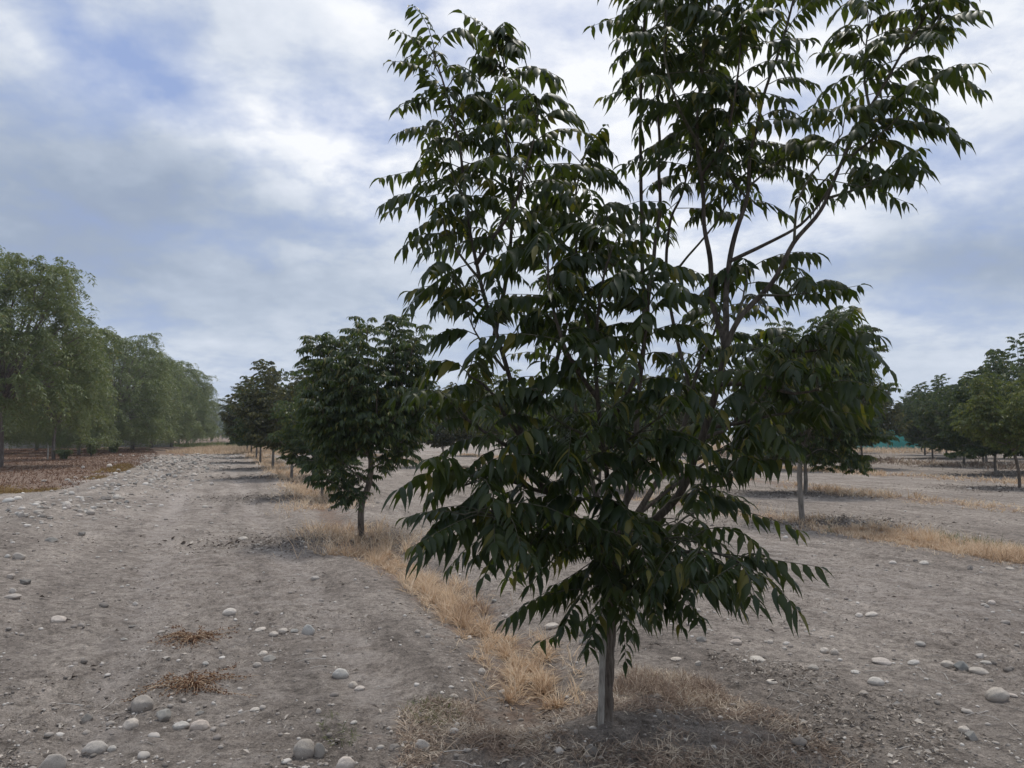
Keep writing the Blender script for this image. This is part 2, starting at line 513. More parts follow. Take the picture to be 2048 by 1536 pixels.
M['weed'] = island_mat('withered_weed', [(0.10, 0.05, 0.03), (0.17, 0.085, 0.05), (0.25, 0.14, 0.08), (0.34, 0.23, 0.14)], trans=0.15)

def ground_material():
    m, T, out = new_mat('dry_earth')
    tc = T.node('ShaderNodeTexCoord')
    P = tc.outputs['Object']
    a = T.node('ShaderNodeAttribute'); a.attribute_name = 'zone'
    s = T.node('ShaderNodeSeparateColor'); T.link(a.outputs['Color'], s.inputs[0])
    red, sand, litter = s.outputs  # third channel: leaf litter with tree shade painted in
    n1 = T.noise(P, 0.55, 5, 0.6)
    n2 = T.noise(P, 4.0, 6, 0.65)
    n3 = T.noise(P, 30.0, 8, 0.80)
    n4 = T.noise(P, 95.0, 4, 0.8)
    n5 = T.noise(T.mapping(P, (1, 1, 1), (3, 8, 0)), 11.0, 5, 0.7)
    c = T.ramp(T.m('ADD', T.m('MULTIPLY', n1, 0.5), T.m('MULTIPLY', n2, 0.5)), [(0.36, (0.275, 0.238, 0.215)), (0.48, (0.345, 0.302, 0.275)), (0.58, (0.41, 0.362, 0.33)), (0.68, (0.47, 0.41, 0.365))])
    g = T.ramp(n3, [(0.34, 0.42), (0.44, 0.86), (0.54, 1.0), (0.66, 1.34)])  # dark stops paint the little shadows between soil bumps into the colour
    c = T.mix(1.0, c, g, 'MULTIPLY')
    g2 = T.ramp(n4, [(0.34, 0.52), (0.5, 1.0), (0.66, 1.35)])  # same painted bump shade at a finer grain
    g5 = T.ramp(n5, [(0.34, 0.62), (0.48, 1.0), (0.66, 1.28)])
    c = T.mix(1.0, c, g5, 'MULTIPLY')
    c = T.mix(0.9, c, T.mix(1.0, c, g2, 'MULTIPLY'))
    mp = T.node('ShaderNodeMapping'); mp.inputs['Rotation'].default_value = (0, 0, -0.347); T.link(P, mp.inputs['Vector'])
    st = T.noise(T.mapping(mp.outputs[0], (1.0, 0.13, 1.0)), 2.3, 6, 0.62, 0.3)
    c = T.mix(1.0, c, T.ramp(st, [(0.34, 0.74), (0.46, 0.96), (0.56, 1.06), (0.66, 1.25)]), 'MULTIPLY')
    c = T.mix(1.0, c, (1.02, 1.0, 0.95), 'MULTIPLY')
    def masked(z, th=0.5, sharp=4.0):
        q = T.m('ADD', T.m('MULTIPLY', T.m('SUBTRACT', n2, 0.5), 1.3), z)
        return T.m('MULTIPLY', T.m('SUBTRACT', q, th - 0.5 / sharp), sharp, clamp=True)
    c = T.mix(T.m('MULTIPLY', masked(sand, 0.5, 2.2), 0.75), c, T.mix(1.0, (0.54, 0.475, 0.43), g, 'MULTIPLY'))
    c = T.mix(T.m('MULTIPLY', masked(red, 0.5, 3.5), 0.88), c, T.mix(1.0, (0.29, 0.205, 0.155), g, 'MULTIPLY'))
    c = T.mix(T.m('MULTIPLY', masked(litter, 0.5, 3.0), 0.85), c, T.mix(1.0, (0.20, 0.172, 0.152), g, 'MULTIPLY'))  # dark tone for leaf litter and painted shade under the trees
    p = T.node('ShaderNodeBsdfPrincipled')
    T.link(c, p.inputs['Base Color'])
    p.inputs['Roughness'].default_value = 0.95
    p.inputs['Specular IOR Level'].default_value = 0.08
    b = T.node('ShaderNodeBump'); b.inputs['Strength'].default_value = 1.0; b.inputs['Distance'].default_value = 0.035
    hh = T.m('ADD', n3, T.m('ADD', T.m('MULTIPLY', n4, 0.5), n5))
    T.link(hh, b.inputs['Height']); T.link(b.outputs[0], p.inputs['Normal'])
    T.link(p.outputs[0], out.inputs[0])
    return m

# positions of orchard trees: x, y (metres)
T2 = G(723, 1075)
TR = G(1604, 1042)

ORCHARD = [  # x, y, variant, height, label
    (-4.9, 20.0, 3, 3.1, 'small leafy tree half hidden behind the second tree of the left row'),
    (-8.15, 28.6, 1, 4.5, 'dark bronzed orchard tree with the clearest slim trunk left of the second tree'),
    (-11.2, 36.2, 3, 4.6, 'bronzed tree whose trunk stands second in the left file of far trunks'),
    (-14.2, 43.6, 1, 4.6, 'orchard tree whose trunk stands third in the left file of far trunks'),
    (-17.2, 52.0, 3, 4.7, 'orchard tree with the fourth and smallest trunk in the left file of trunks'),
    (-20.6, 61.0, 0, 4.4, None), (-24.0, 70.0, 2, 4.4, None), (-27.4, 80.0, 1, 4.6, None), (-31.0, 91.0, 3, 4.6, None),
    (2.5, 22.0, 0, 3.9, 'orchard tree directly behind the large foreground trunk'),
    (-0.3, 30.0, 4, 4.3, 'yellow green orchard tree glimpsed through the left side of the big foreground tree'),
    (-3.4, 38.0, 1, 4.2, None), (-6.4, 47.0, 3, 4.2, None), (-9.4, 56.0, 2, 4.4, None), (-12.5, 66.0, 0, 4.4, None),
    (8.02, 21.2, 2, 4.2, 'dark spreading tree just behind and right of the tree with lime leaf tips'),
    (6.3, 29.5, 1, 4.0, 'orchard tree seen in slivers through the right side of the foreground tree'),
    (3.4, 38.0, 4, 4.2, None), (0.6, 47.0, 0, 4.2, None), (-2.4, 56, 3, 4.3, None),
    (15.2, 23.2, 4, 3.5, 'bright yellow green tree with leaning trunk at the right edge of the photo'),
    (19.0, 30.4, 0, 4.3, 'dark green tree on a thin trunk, next left of the yellow green one'),
    (22.2, 38.0, 0, 4.5, 'broad dark tree with a short trunk beside the teal shade net'),
    (21.9, 32.6, 3, 5.6, 'tallest tree near the right edge, its open top rising above its neighbours'),
    (27.2, 50.0, 0, 4.9, 'round topped green tree behind the broad dark tree beside the teal net'),
    (15.5, 44.0, 3, 4.3, None), (12.5, 53.0, 1, 4.4, None), (19.5, 60.0, 0, 4.6, None), (31.0, 58.0, 1, 4.8, None), (24.5, 68.0, 3, 4.8, None),
    (36.5, 52.0, 0, 4.8, None), (19.5, 45.0, 1, 4.6, None), (29.5, 52.5, 3, 4.7, None), (25.0, 41.0, 0, 4.6, None), (16.5, 36.5, 1, 4.3, None), (12.2, 34.0, 0, 4.1, None), (22.5, 56.0, 1, 4.8, None), (29.0, 66.0, 1, 4.9, None), (35.0, 66.0, 3, 4.9, None), (27.0, 44.0, 1, 4.6, None), (32.5, 50.0, 0, 4.8, None), (38.5, 58.0, 1, 5.0, None), (25.5, 60.0, 0, 4.8, None), (18.0, 52.0, 0, 4.6, None), (21.0, 66.0, 1, 4.8, None), (14.0, 62.0, 0, 4.5, None), (9.5, 62.0, 2, 4.5, None), (43.0, 62.0, 2, 5.0, None), (5.0, 66.0, 1, 4.4, None), (31.0, 44.5, 0, 4.6, None),
]

def tree_litter_shade(x, y):  # dark patch per tree: leaf litter together with painted ground shadow
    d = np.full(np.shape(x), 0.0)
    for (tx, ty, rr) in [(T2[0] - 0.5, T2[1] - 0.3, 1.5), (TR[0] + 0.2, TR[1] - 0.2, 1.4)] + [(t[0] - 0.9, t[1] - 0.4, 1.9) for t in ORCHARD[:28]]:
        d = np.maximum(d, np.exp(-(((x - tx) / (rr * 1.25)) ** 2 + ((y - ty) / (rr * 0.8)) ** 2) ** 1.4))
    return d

def left_zone(x, y):
    """1 in the rusty ground left of the stony band"""
    L = [G(0, 1010), G(120, 1000), G(210, 975), G(285, 935), G(300, 915), (-24, 58), (-34, 84)]
    xs = np.interp(y, [p[1] for p in L], [p[0] for p in L], left=L[0][0])
    return smooth(-0.3, 0.9, xs - x + 0.9 * fbm(x * 0.4, y * 0.4, 3, 51))

def build_ground():
    r1 = [0.6]
    while r1[-1] < 2.6: r1.append(r1[-1] * 1.06)
    while r1[-1] < 14: r1.append(r1[-1] * 1.0042)
    while r1[-1] < 60: r1.append(r1[-1] * 1.009)
    while r1[-1] < 1500: r1.append(r1[-1] * 1.06)
    r = np.array(r1)
    th = np.concatenate([np.radians(np.arange(-44, 44, 0.2)), np.radians(np.linspace(44, 316, 90, endpoint=False))])
    R, Th = np.meshgrid(r, th, indexing='ij')
    X = R * np.sin(Th); Y = R * np.cos(Th)
    Z = ground_h(X, Y) + ground_fine(X, Y)
    n = len(th); m = len(r)
    i = np.arange(m - 1)[:, None] * n; j = np.arange(n)[None]; k = (j + 1) % n
    Fq = np.stack([i + k, i + j, i + n + j, i + n + k], -1).reshape(-1, 4)
    V = np.stack([X, Y, Z], -1).reshape(-1, 3)
    b = Buf(); b.add(V, Fq)
    c = len(V)
    b.add([[0, 0, float(ground_h(0, 0))]], np.zeros((0, 3), int))
    b.f.append(np.stack([np.full(n, c), np.arange(n), (np.arange(n) + 1) % n], 1)[:, [0, 2, 1]])
    me = b.mesh('ground')
    x, y = V[:, 0], V[:, 1]
    red = left_zone(x, y) * 0.95
    red = np.maximum(red, 0.55 * np.exp(-(seg_dist(x, y, STRIP1) / 0.5) ** 2))
    d = np.hypot((x - 0.55) / 1.5, (y - 4.05) / 0.75)
    red = np.maximum(red, 0.52 * np.exp(-d ** 4))
    red = red * (1 - 0.9 * np.exp(-(np.hypot(x - TRUNK0[0] - 0.05, y - TRUNK0[1] + 0.12) / 0.5) ** 2))
    for S in (STRIP2, STRIP3, STRIP4):
        red = np.maximum(red, 0.55 * np.exp(-(seg_dist(x, y, S) / 0.7) ** 2))
    sand = 0.30 * np.exp(-(seg_dist(x, y, PATH) / 1.2) ** 2) + 0.25 * np.exp(-(seg_dist(x - 0.85, y, PATH) / 0.22) ** 2) + 0.25 * np.exp(-(seg_dist(x + 0.85, y, PATH) / 0.22) ** 2) + 0.30 * np.exp(-(seg_dist(x, y, [G(180, 1075), G(260, 1030), G(340, 990)]) / 0.8) ** 2)
    sand = np.maximum(sand, 0.40 * np.exp(-(seg_dist(x, y, [(4.0, 7.0), (2.2, 16), (0, 26)]) / 1.6) ** 2))
    litter_shade = tree_litter_shade(x, y) * 0.66
    litter_shade = np.maximum(litter_shade, 0.30 * np.exp(-(np.hypot((x - 2.0) / 1.5, (y - 4.6) / 0.9)) ** 4))
    z = np.stack([red, sand, litter_shade, np.ones_like(red)], 1)
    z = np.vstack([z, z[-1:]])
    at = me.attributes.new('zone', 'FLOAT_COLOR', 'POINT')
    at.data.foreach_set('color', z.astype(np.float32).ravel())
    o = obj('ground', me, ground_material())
    tag(o, 'dry grey earth of the orchard with worn vehicle path', kind='structure')

build_ground()

# ------------------------------------------------------------------ fronds (pinnate leaves)
def leaflets(buf, base, d0, d1, side, L, W, lod, curl=None):
    """batched leaflets: start direction d0 bends to d1; side = width direction"""
    n = len(L)
    if lod == 0:
        ts = np.array([0.12, 0.32, 0.58, 0.82]); ws = np.array([0.66, 1.0, 0.72, 0.24])
    elif lod == 1:
        ts = np.array([0.3, 0.72]); ws = np.array([1.0, 0.62])
    else:
        ts = np.array([0.42]); ws = np.array([1.0])
    def P(t):
        q = base + L[:, None] * (d0 * (t - t * t / 2) + d1 * (t * t / 2))
        return q if curl is None else q + L[:, None] * curl * (t ** 3)
    vs = [base]
    for t, w in zip(ts, ws):
        c = P(t)
        tan = unit(d0 * (1 - t) + d1 * t)
        s = unit(side - tan * np.sum(side * tan, -1, keepdims=True))
        nn = np.cross(s, tan)
        hw = (W * w * 0.5)[:, None]
        if lod == 2:
            vs += [c - s * hw, c + s * hw]
        else:
            jj = RNG.uniform(-0.22, 0.22, (n, 1)) if lod == 0 else 0
            vs += [c - s * hw + nn * hw * (0.38 + jj), c, c + s * hw + nn * hw * (0.38 - jj)]
    vs.append(P(1.0))
    V = np.stack(vs, 1)          # n, k, 3
    k = V.shape[1]
    off = (np.arange(n) * k)[:, None, None]
    if lod == 2:
        Fq = np.array([[0, 1, 3, 2]])
        buf.add(V, (Fq[None] + off).reshape(-1, 4))
        return
    m = len(ts)
    quads = []
    for i in range(m - 1):
        a = 1 + 3 * i; b = a + 3
        quads += [[a, a + 1, b + 1, b], [a + 1, a + 2, b + 2, b + 1]]
    e = 1 + 3 * (m - 1)
    tris = [[0, 2, 1], [0, 3, 2], [e, e + 1, k - 1], [e + 1, e + 2, k - 1]]
    st = buf.n
    buf.add(V, (np.array(tris)[None] + off).reshape(-1, 3))
    buf.f.append((np.array(quads)[None] + off).reshape(-1, 4) + st)

UP = np.array([0, 0, 1.0])
def fronds(buf, twigbuf, O, H, el, L, npairs, leafL, leafW, lod, droop=1.0, seedrng=None):
    """O origins (n,3); H horizontal unit dirs; el start elevation; L rachis lengths"""
    rng = seedrng or RNG
    n = len(O)
    if n == 0:
        return
    d0 = H * np.cos(el)[:, None] + UP * np.sin(el)[:, None]
    dr = droop * rng.uniform(0.05, 1.3, n)[:, None]
    d1 = unit(H - UP * dr + rng.normal(0, 0.12, (n, 3)))
    lat = unit(np.cross(d0, UP))
    def RP(t):
        return O + L[:, None] * (d0 * (t - t * t / 2) + d1 * (t * t / 2))
    S = np.linspace(0.24, 0.97, npairs)
    ck = rng.uniform(-0.22, 0.30, (n, 1))
    for i, s in enumerate(S):
        prof = 0.62 + 0.45 * math.sin(math.pi * min(1, (s - 0.1) * 1.02)) ** 0.8
        for sg in (-1, 1):
            p = RP(s + sg * 0.006)
            tan = unit(d0 * (1 - s) + d1 * s)
            jit = rng.normal(0, 0.10, (n, 3))
            a0 = unit(lat * sg * 0.72 + tan * 0.28 - UP * 0.40 + jit)
            a1 = unit(-UP * 1.45 + lat * sg * 0.12 + tan * 0.22 * rng.uniform(-0.5, 1.6, (n, 1)) + rng.normal(0, 0.20, (n, 3)))
            ll = leafL * prof * rng.uniform(0.65, 1.2, n) * (L / np.mean(L)) ** 0.5
            keep = rng.uniform(0, 1, n) > 0.05
            sd = tan + rng.normal(0, 0.22, (n, 3))
            leaflets(buf, p[keep], a0[keep], a1[keep], sd[keep], ll[keep], (leafW * prof * rng.uniform(0.8, 1.15, n))[keep], lod, (tan * ck)[keep])
    tan = unit(d1)
    leaflets(buf, RP(1.0), unit(tan + rng.normal(0, .1, (n, 3))), unit(-UP + tan * 0.5 + rng.normal(0, .15, (n, 3))), lat, leafL * 0.85 * rng.uniform(0.8, 1.1, n), np.full(n, leafW * 0.8), lod)
    # rachis: a three sided stalk, one batch
    if twigbuf is not None:
        ts = np.linspace(0, 1.0, 5 if lod == 0 else 3)
        rings = []
        rad = 0.0030 if lod == 0 else 0.004
        for t in ts:
            c = RP(t); tan = unit(d0 * (1 - t) + d1 * t)
            l2 = unit(np.cross(tan, UP)); u2 = np.cross(l2, tan)
            rr = rad * (1.15 - 0.75 * t)
            rings += [c + l2 * rr, c - l2 * rr * 0.5 + u2 * rr * 0.87, c - l2 * rr * 0.5 - u2 * rr * 0.87]
        V = np.stack(rings, 1); k = V.shape[1]
        q = []
        for a in range(len(ts) - 1):
            for j in range(3):
                q.append([a * 3 + j, a * 3 + (j + 1) % 3, a * 3 + 3 + (j + 1) % 3, a * 3 + 3 + j])
        twigbuf.add(V, (np.array(q)[None] + (np.arange(n) * k)[:, None, None]).reshape(-1, 4))

def fronds_on_stem(X, s0, spacing, rng, outward=None, elr=(-0.1, 1.0), s1=1.0, tipboost=1.0, eln=0.26):
    """origins and directions spiralling along the resampled path X from fraction s0"""
    seg = np.linalg.norm(np.diff(X, axis=0), axis=1)
    cum = np.concatenate([[0], np.cumsum(seg)])
    Lt = cum[-1]
    ss = []
    s = s0 * Lt
    while s < Lt * s1:
        f = (s / Lt - s0) / max(1e-6, 1 - s0)
        s += spacing * (1.35 - 0.75 * f * tipboost) * rng.uniform(0.7, 1.3)
        ss.append(min(s, Lt))
    ss = np.array(ss)
    if len(ss) == 0:
        return None
    O = np.stack([np.interp(ss, cum, X[:, k]) for k in range(3)], 1)
    Ta = unit(np.gradient(X, axis=0))
    Tn = np.stack([np.interp(ss, cum, Ta[:, k]) for k in range(3)], 1)
    ang = np.arange(len(ss)) * 2.39996 + rng.uniform(0, 6.28) + rng.normal(0, 0.25, len(ss))
    Hh = np.stack([np.cos(ang), np.sin(ang), 0 * ang], 1)
    Hh = Hh + 0.75 * Tn * np.array([1, 1, 0])
    if outward is not None:
        Hh = Hh + outward
    Hh[:, 2] = 0
    Hh = unit(Hh)
    f = (ss / Lt - s0) / max(1e-6, 1 - s0)
    el = elr[0] + (elr[1] - elr[0]) * f ** 1.5 + rng.normal(0, eln, len(ss))
    return O, Hh, el

# ------------------------------------------------------------------ the big foreground tree
def hero():
    rng = np.random.default_rng(5)
    base = np.array([TRUNK0[0], TRUNK0[1], float(ground_h(*TRUNK0)) - 0.03])
    root = empty('orchard_tree', base)
    tag(root, 'large dark green foreground tree with several upright limbs and drooping feather leaves', 'tree', 'young trees of the orchard')
    # trunk
    P = lambda pts: [aim(*p) - base for p in pts]
    tb = Buf()
    tp = [np.zeros(3)] + P([(1210, 1430, 4.16), (1213, 1330, 4.16), (1217, 1240, 4.15), (1222, 1170, 4.15), (1227, 1110, 4.16), (1229, 1060, 4.18)])
    X, r = resample(tp, [0.064, 0.042, 0.039, 0.038, 0.041, 0.040, 0.028], 0.02)
    tube(tb, X, r, 48, 0.16, 3)
    trunk = obj('trunk', tb, M['bark'], root)
    leaf = Buf(); tw = Buf()
    # limbs: name, points (px,py,Y), radii start/end, leafy from, spacing
    D = [(1224, 1128, 4.16), (1262, 1085, 4.1), (1297, 1050, 4.05), (1355, 991, 4.0), (1390, 921, 3.95), (1414, 855, 3.92), (1437, 769, 3.9), (1450, 700, 3.9), (1479, 636, 3.9), (1545, 566, 3.9), (1588, 487, 3.9), (1645, 421, 3.9), (1690, 320, 3.9), (1764, 175, 3.9), (1830, 66, 3.9), (1870, 0, 3.9)]
    limbs = [
        # big structural limbs
        (D, .027, .005, .76, .042, 1),
        ([(1222, 1130, 4.16), (1190, 1075, 4.1), (1130, 1015, 4.0), (1070, 956, 3.9), (1045, 880, 3.86), (1030, 810, 3.85), (990, 670, 3.9), (951, 530, 3.9), (930, 400, 3.95), (918, 280, 4.0), (890, 170, 4.0), (866, 100, 4.0)], .022, .004, .50, .040, 1),
        ([(1227, 1090, 4.17), (1252, 1000, 4.25), (1270, 900, 4.33), (1282, 780, 4.38), (1290, 640, 4.4), (1284, 440, 4.4), (1281, 219, 4.4), (1290, 44, 4.4), (1296, -150, 4.4)], .020, .006, .74, .045, 1),
        ([(1235, 1085, 4.2), (1285, 1015, 4.35), (1328, 940, 4.5), (1359, 870, 4.5), (1375, 823, 4.5), (1400, 730, 4.6), (1440, 640, 4.7), (1450, 560, 4.7)], .021, .005, .55, .05, 1),
        ([(1226, 1100, 4.15), (1217, 980, 3.95), (1200, 850, 3.7), (1190, 700, 3.6), (1205, 570, 3.55), (1225, 500, 3.5)], .018, .004, .35, .042, 1),
        # upper left lobe
        ([(1030, 810, 3.85), (1082, 790, 3.9), (1108, 740, 3.95), (1140, 620, 4.0), (1150, 500, 4.05), (1150, 410, 4.1), (1165, 330, 4.1)], .015, .004, .3, .045, 0),
        ([(990, 670, 3.9), (1012, 560, 4.1), (1020, 400, 4.2), (1008, 230, 4.25), (1000, 100, 4.3)], .014, .004, .3, .042, 0),
        ([(951, 530, 3.9), (1025, 420, 3.8), (1060, 320, 3.75), (1075, 220, 3.75)], .012, .004, .25, .042, 0),
        ([(930, 400, 3.95), (905, 350, 4.1), (895, 260, 4.2)], .008, .003, .2, .055, 0),
        ([(960, 560, 3.9), (905, 490, 3.8), (880, 430, 3.75)], .008, .003, .35, .05, 0),
        # centre top
        ([(1290, 640, 4.4), (1318, 450, 4.5), (1317, 329, 4.5), (1312, 197, 4.5), (1335, 40, 4.5), (1350, -100, 4.5)], .013, .005, .62, .045, 0),
        ([(1450, 700, 3.9), (1430, 640, 4.1), (1415, 500, 4.15), (1404, 350, 4.2), (1400, 180, 4.2), (1415, 0, 4.2), (1420, -140, 4.2)], .017, .006, .40, .040, 0),
        ([(1450, 700, 3.9), (1457, 526, 4.1), (1492, 395, 4.15), (1523, 219, 4.2), (1571, 66, 4.2), (1600, -60, 4.2)], .017, .005, .45, .07, 0),
        ([(1461, 522, 4.1), (1545, 482, 4.05), (1615, 438, 4.0), (1660, 380, 4.0), (1690, 300, 4.1)], .011, .004, .72, .05, 0),
        ([(1380, 800, 4.5), (1340, 600, 4.7), (1338, 452, 4.7), (1362, 380, 4.7), (1392, 260, 4.7), (1400, 120, 4.7)], .012, .004, .5, .040, 0),
        ([(1340, 560, 4.65), (1370, 522, 4.6), (1430, 456, 4.5), (1470, 380, 4.5), (1490, 300, 4.5)], .009, .003, .55, .045, 0),
        ([(1404, 350, 4.2), (1450, 260, 4.0), (1470, 150, 3.95), (1480, 30, 3.95)], .010, .004, .2, .045, 0),
        ([(1404, 300, 4.2), (1350, 200, 4.0), (1330, 90, 4.0), (1340, 0, 4.0)], .009, .004, .25, .045, 0),
        ([(1492, 395, 4.15), (1450, 330, 4.35), (1440, 250, 4.4)], .007, .003, .2, .045, 0),
        ([(1500, 370, 4.15), (1550, 330, 4.3), (1590, 300, 4.4)], .007, .003, .35, .055, 0),
        # upper right lobe
        ([(1660, 395, 3.9), (1720, 380, 3.75), (1750, 370, 3.7)], .008, .003, .2, .045, 0),
        ([(1690, 320, 3.9), (1770, 265, 3.75), (1820, 215, 3.7)], .008, .003, .2, .042, 0),
        ([(1740, 220, 3.9), (1730, 130, 4.05), (1745, 30, 4.1)], .008, .003, .25, .05, 0),
        ([(1800, 110, 3.9), (1850, 75, 3.8), (1880, 40, 3.75)], .007, .003, .2, .05, 0),
        ([(1588, 487, 3.9), (1600, 400, 3.8), (1640, 330, 3.75), (1680, 270, 3.7)], .008, .003, .45, .06, 0),
        # right middle
        ([(1520, 590, 3.9), (1570, 590, 3.75), (1610, 585, 3.65)], .008, .003, .2, .055, 0),
        ([(1450, 700, 3.9), (1530, 700, 3.7), (1610, 700, 3.55), (1650, 690, 3.5)], .012, .004, .2, .036, 0),
        ([(1437, 769, 3.9), (1520, 770, 3.65), (1590, 780, 3.5), (1640, 770, 3.45)], .012, .004, .15, .036, 0),
        ([(1414, 855, 3.92), (1500, 840, 3.8), (1570, 830, 3.75), (1630, 830, 3.8)], .011, .004, .15, .040, 0),
        ([(1400, 880, 3.92), (1460, 850, 4.3), (1530, 780, 4.6), (1580, 700, 4.7)], .011, .004, .2, .045, 0),
        ([(1390, 921, 3.95), (1450, 900, 3.75), (1500, 900, 3.7)], .009, .003, .2, .045, 0),
        ([(1470, 650, 3.9), (1490, 580, 4.1), (1500, 540, 4.2)], .007, .003, .3, .06, 0),
        # centre front
        ([(1203, 870, 3.72), (1270, 760, 3.5), (1300, 660, 3.4), (1295, 570, 3.4)], .012, .004, .2, .042, 0),
        ([(1197, 800, 3.68), (1130, 700, 3.5), (1100, 590, 3.5), (1100, 500, 3.5)], .012, .004, .2, .042, 0),
        ([(1190, 700, 3.6), (1160, 590, 3.7), (1180, 480, 3.8), (1190, 430, 3.8)], .009, .004, .2, .042, 0),
        ([(1205, 900, 3.75), (1280, 860, 3.5), (1340, 820, 3.4)], .009, .003, .2, .045, 0),
        ([(1205, 900, 3.75), (1140, 850, 3.5), (1090, 820, 3.4)], .009, .003, .2, .045, 0),
        ([(1217, 980, 3.95), (1170, 940, 3.6), (1120, 910, 3.4)], .009, .003, .2, .042, 0),
        ([(1217, 960, 3.95), (1260, 930, 3.6), (1300, 920, 3.45)], .009, .003, .25, .05, 0),
        # back
        ([(1226, 1080, 4.2), (1185, 950, 4.6), (1150, 800, 4.85), (1120, 670, 4.9), (1100, 560, 4.9)], .018, .004, .3, .05, 0),
        ([(1240, 1060, 4.25), (1300, 900, 4.8), (1360, 780, 4.95), (1420, 680, 5.0)], .016, .004, .35, .05, 0),
        ([(1240, 1060, 4.25), (1370, 960, 4.7), (1450, 900, 4.85), (1530, 850, 4.9)], .013, .004, .3, .055, 0),
        ([(1185, 960, 4.6), (1100, 880, 4.8), (1020, 820, 4.9)], .011, .004, .25, .05, 0),
        # left middle and low
        ([(1045, 880, 3.86), (995, 800, 3.75), (955, 765, 3.68), (935, 755, 3.65)], .011, .004, .2, .042, 0),
        ([(1010, 740, 3.87), (960, 680, 3.75), (940, 640, 3.7)], .008, .003, .3, .05, 0),
        ([(975, 620, 3.9), (930, 590, 3.8), (905, 575, 3.75)], .007, .003, .4, .07, 0),
        ([(1060, 930, 3.9), (1000, 890, 3.65), (950, 860, 3.5), (920, 840, 3.45)], .012, .004, .15, .040, 0),
        ([(1095, 985, 3.95), (1010, 965, 3.65), (960, 965, 3.45), (930, 975, 3.35)], .012, .004, .15, .042, 0),
        ([(1135, 1020, 4.0), (1060, 1020, 3.7), (1000, 1020, 3.5), (950, 1030, 3.4)], .011, .004, .2, .044, 0),
        ([(1180, 1065, 4.1), (1130, 1060, 3.8), (1090, 1065, 3.7)], .009, .003, .25, .055, 0),
        # right low
        ([(1250, 1100, 4.1), (1330, 1100, 3.7), (1420, 1100, 3.35), (1480, 1125, 3.2)], .012, .004, .2, .046, 0),
        ([(1340, 1005, 4.0), (1400, 980, 3.8), (1450, 975, 3.7)], .009, .003, .2, .05, 0),
        ([(1330, 1075, 3.75), (1370, 1030, 3.9), (1420, 1010, 4.0)], .008, .003, .2, .05, 0),
        # low shoots round the fork
        ([(1222, 1150, 4.15), (1195, 1120, 4.0), (1180, 1115, 3.9)], .007, .003, .2, .045, 0),
        ([(1226, 1150, 4.15), (1260, 1130, 3.95), (1300, 1140, 3.8), (1330, 1165, 3.7)], .008, .003, .1, .040, 0),
        ([(1226, 1130, 4.15), (1290, 1080, 3.8), (1360, 1075, 3.6), (1400, 1090, 3.5)], .008, .003, .15, .045, 0),
        ([(1150, 1035, 4.0), (1080, 1040, 3.6), (1020, 1040, 3.5), (960, 1020, 3.35), (930, 1025, 3.3)], .009, .003, .3, .045, 0),
        ([(1222, 1180, 4.15), (1195, 1165, 4.0), (1175, 1175, 3.85)], .007, .003, .05, .032, 0),
        ([(1222, 1190, 4.15), (1240, 1170, 3.95), (1262, 1180, 3.8)], .007, .003, .05, .032, 0),
        ([(1226, 1120, 4.15), (1210, 1090, 3.9), (1180, 1080, 3.7)], .007, .003, .1, .04, 0),
        ([(1226, 1120, 4.15), (1245, 1080, 3.8), (1270, 1060, 3.6)], .007, .003, .1, .04, 0),
        ([(1232, 1060, 4.15), (1200, 1010, 3.8), (1150, 1000, 3.6)], .007, .003, .1, .04, 0),
        ([(1240, 1060, 4.2), (1300, 1060, 4.5), (1360, 1040, 4.7)], .007, .003, .2, .045, 0),
        ([(1224, 1160, 4.15), (1245, 1135, 4.2), (1275, 1130, 4.3)], .007, .003, .3, .06, 0),
    ]
    sb = Buf()
    for i, (pts, r0, r1, s0, sp, big) in enumerate(limbs):
        Q = P(pts)
        k = len(Q)
        rad = [r0 + (r1 - r0) * (j / (k - 1)) ** 0.8 for j in range(k)]
        X, r = resample(Q, rad, 0.04, 0.02 if big else 0.03, i * 3.1)
        if big:
            lb = Buf(); tube(lb, X, r, 16, 0.12, i)
            obj('limb', lb, M['limb_bark'], root)
        else:
            lb = Buf(); tube(lb, X, r, 8, 0.1, i)
            obj('branch', lb, M['limb_bark'] if r0 > 0.0095 else M['twig'], root)
        res = fronds_on_stem(X, s0, sp * (0.98 if pts[-1][1] < 700 else 1.35), rng, elr=(0.05, 1.15) if pts[-1][1] < 1000 else (-0.25, 0.35), eln=0.36)
        if res is None:
            continue
        O, Hd, el = res
        n = len(O)
        L = rng.uniform(0.27, 0.50, n)
        szf = rng.uniform(0.82, 1.18)
        for npairs, sel in ((7, np.arange(n) % 3 == 0), (8, np.arange(n) % 3 == 1), (9, np.arange(n) % 3 == 2)):
            fronds(leaf, tw, O[sel], Hd[sel], el[sel], L[sel], npairs, 0.128 * szf, 0.036 * szf, 0, 1.0, rng)
    obj('foliage', leaf, M['leaf'], root)
    obj('leaf_stalks', tw, M['twig'], root)
    return root

hero()

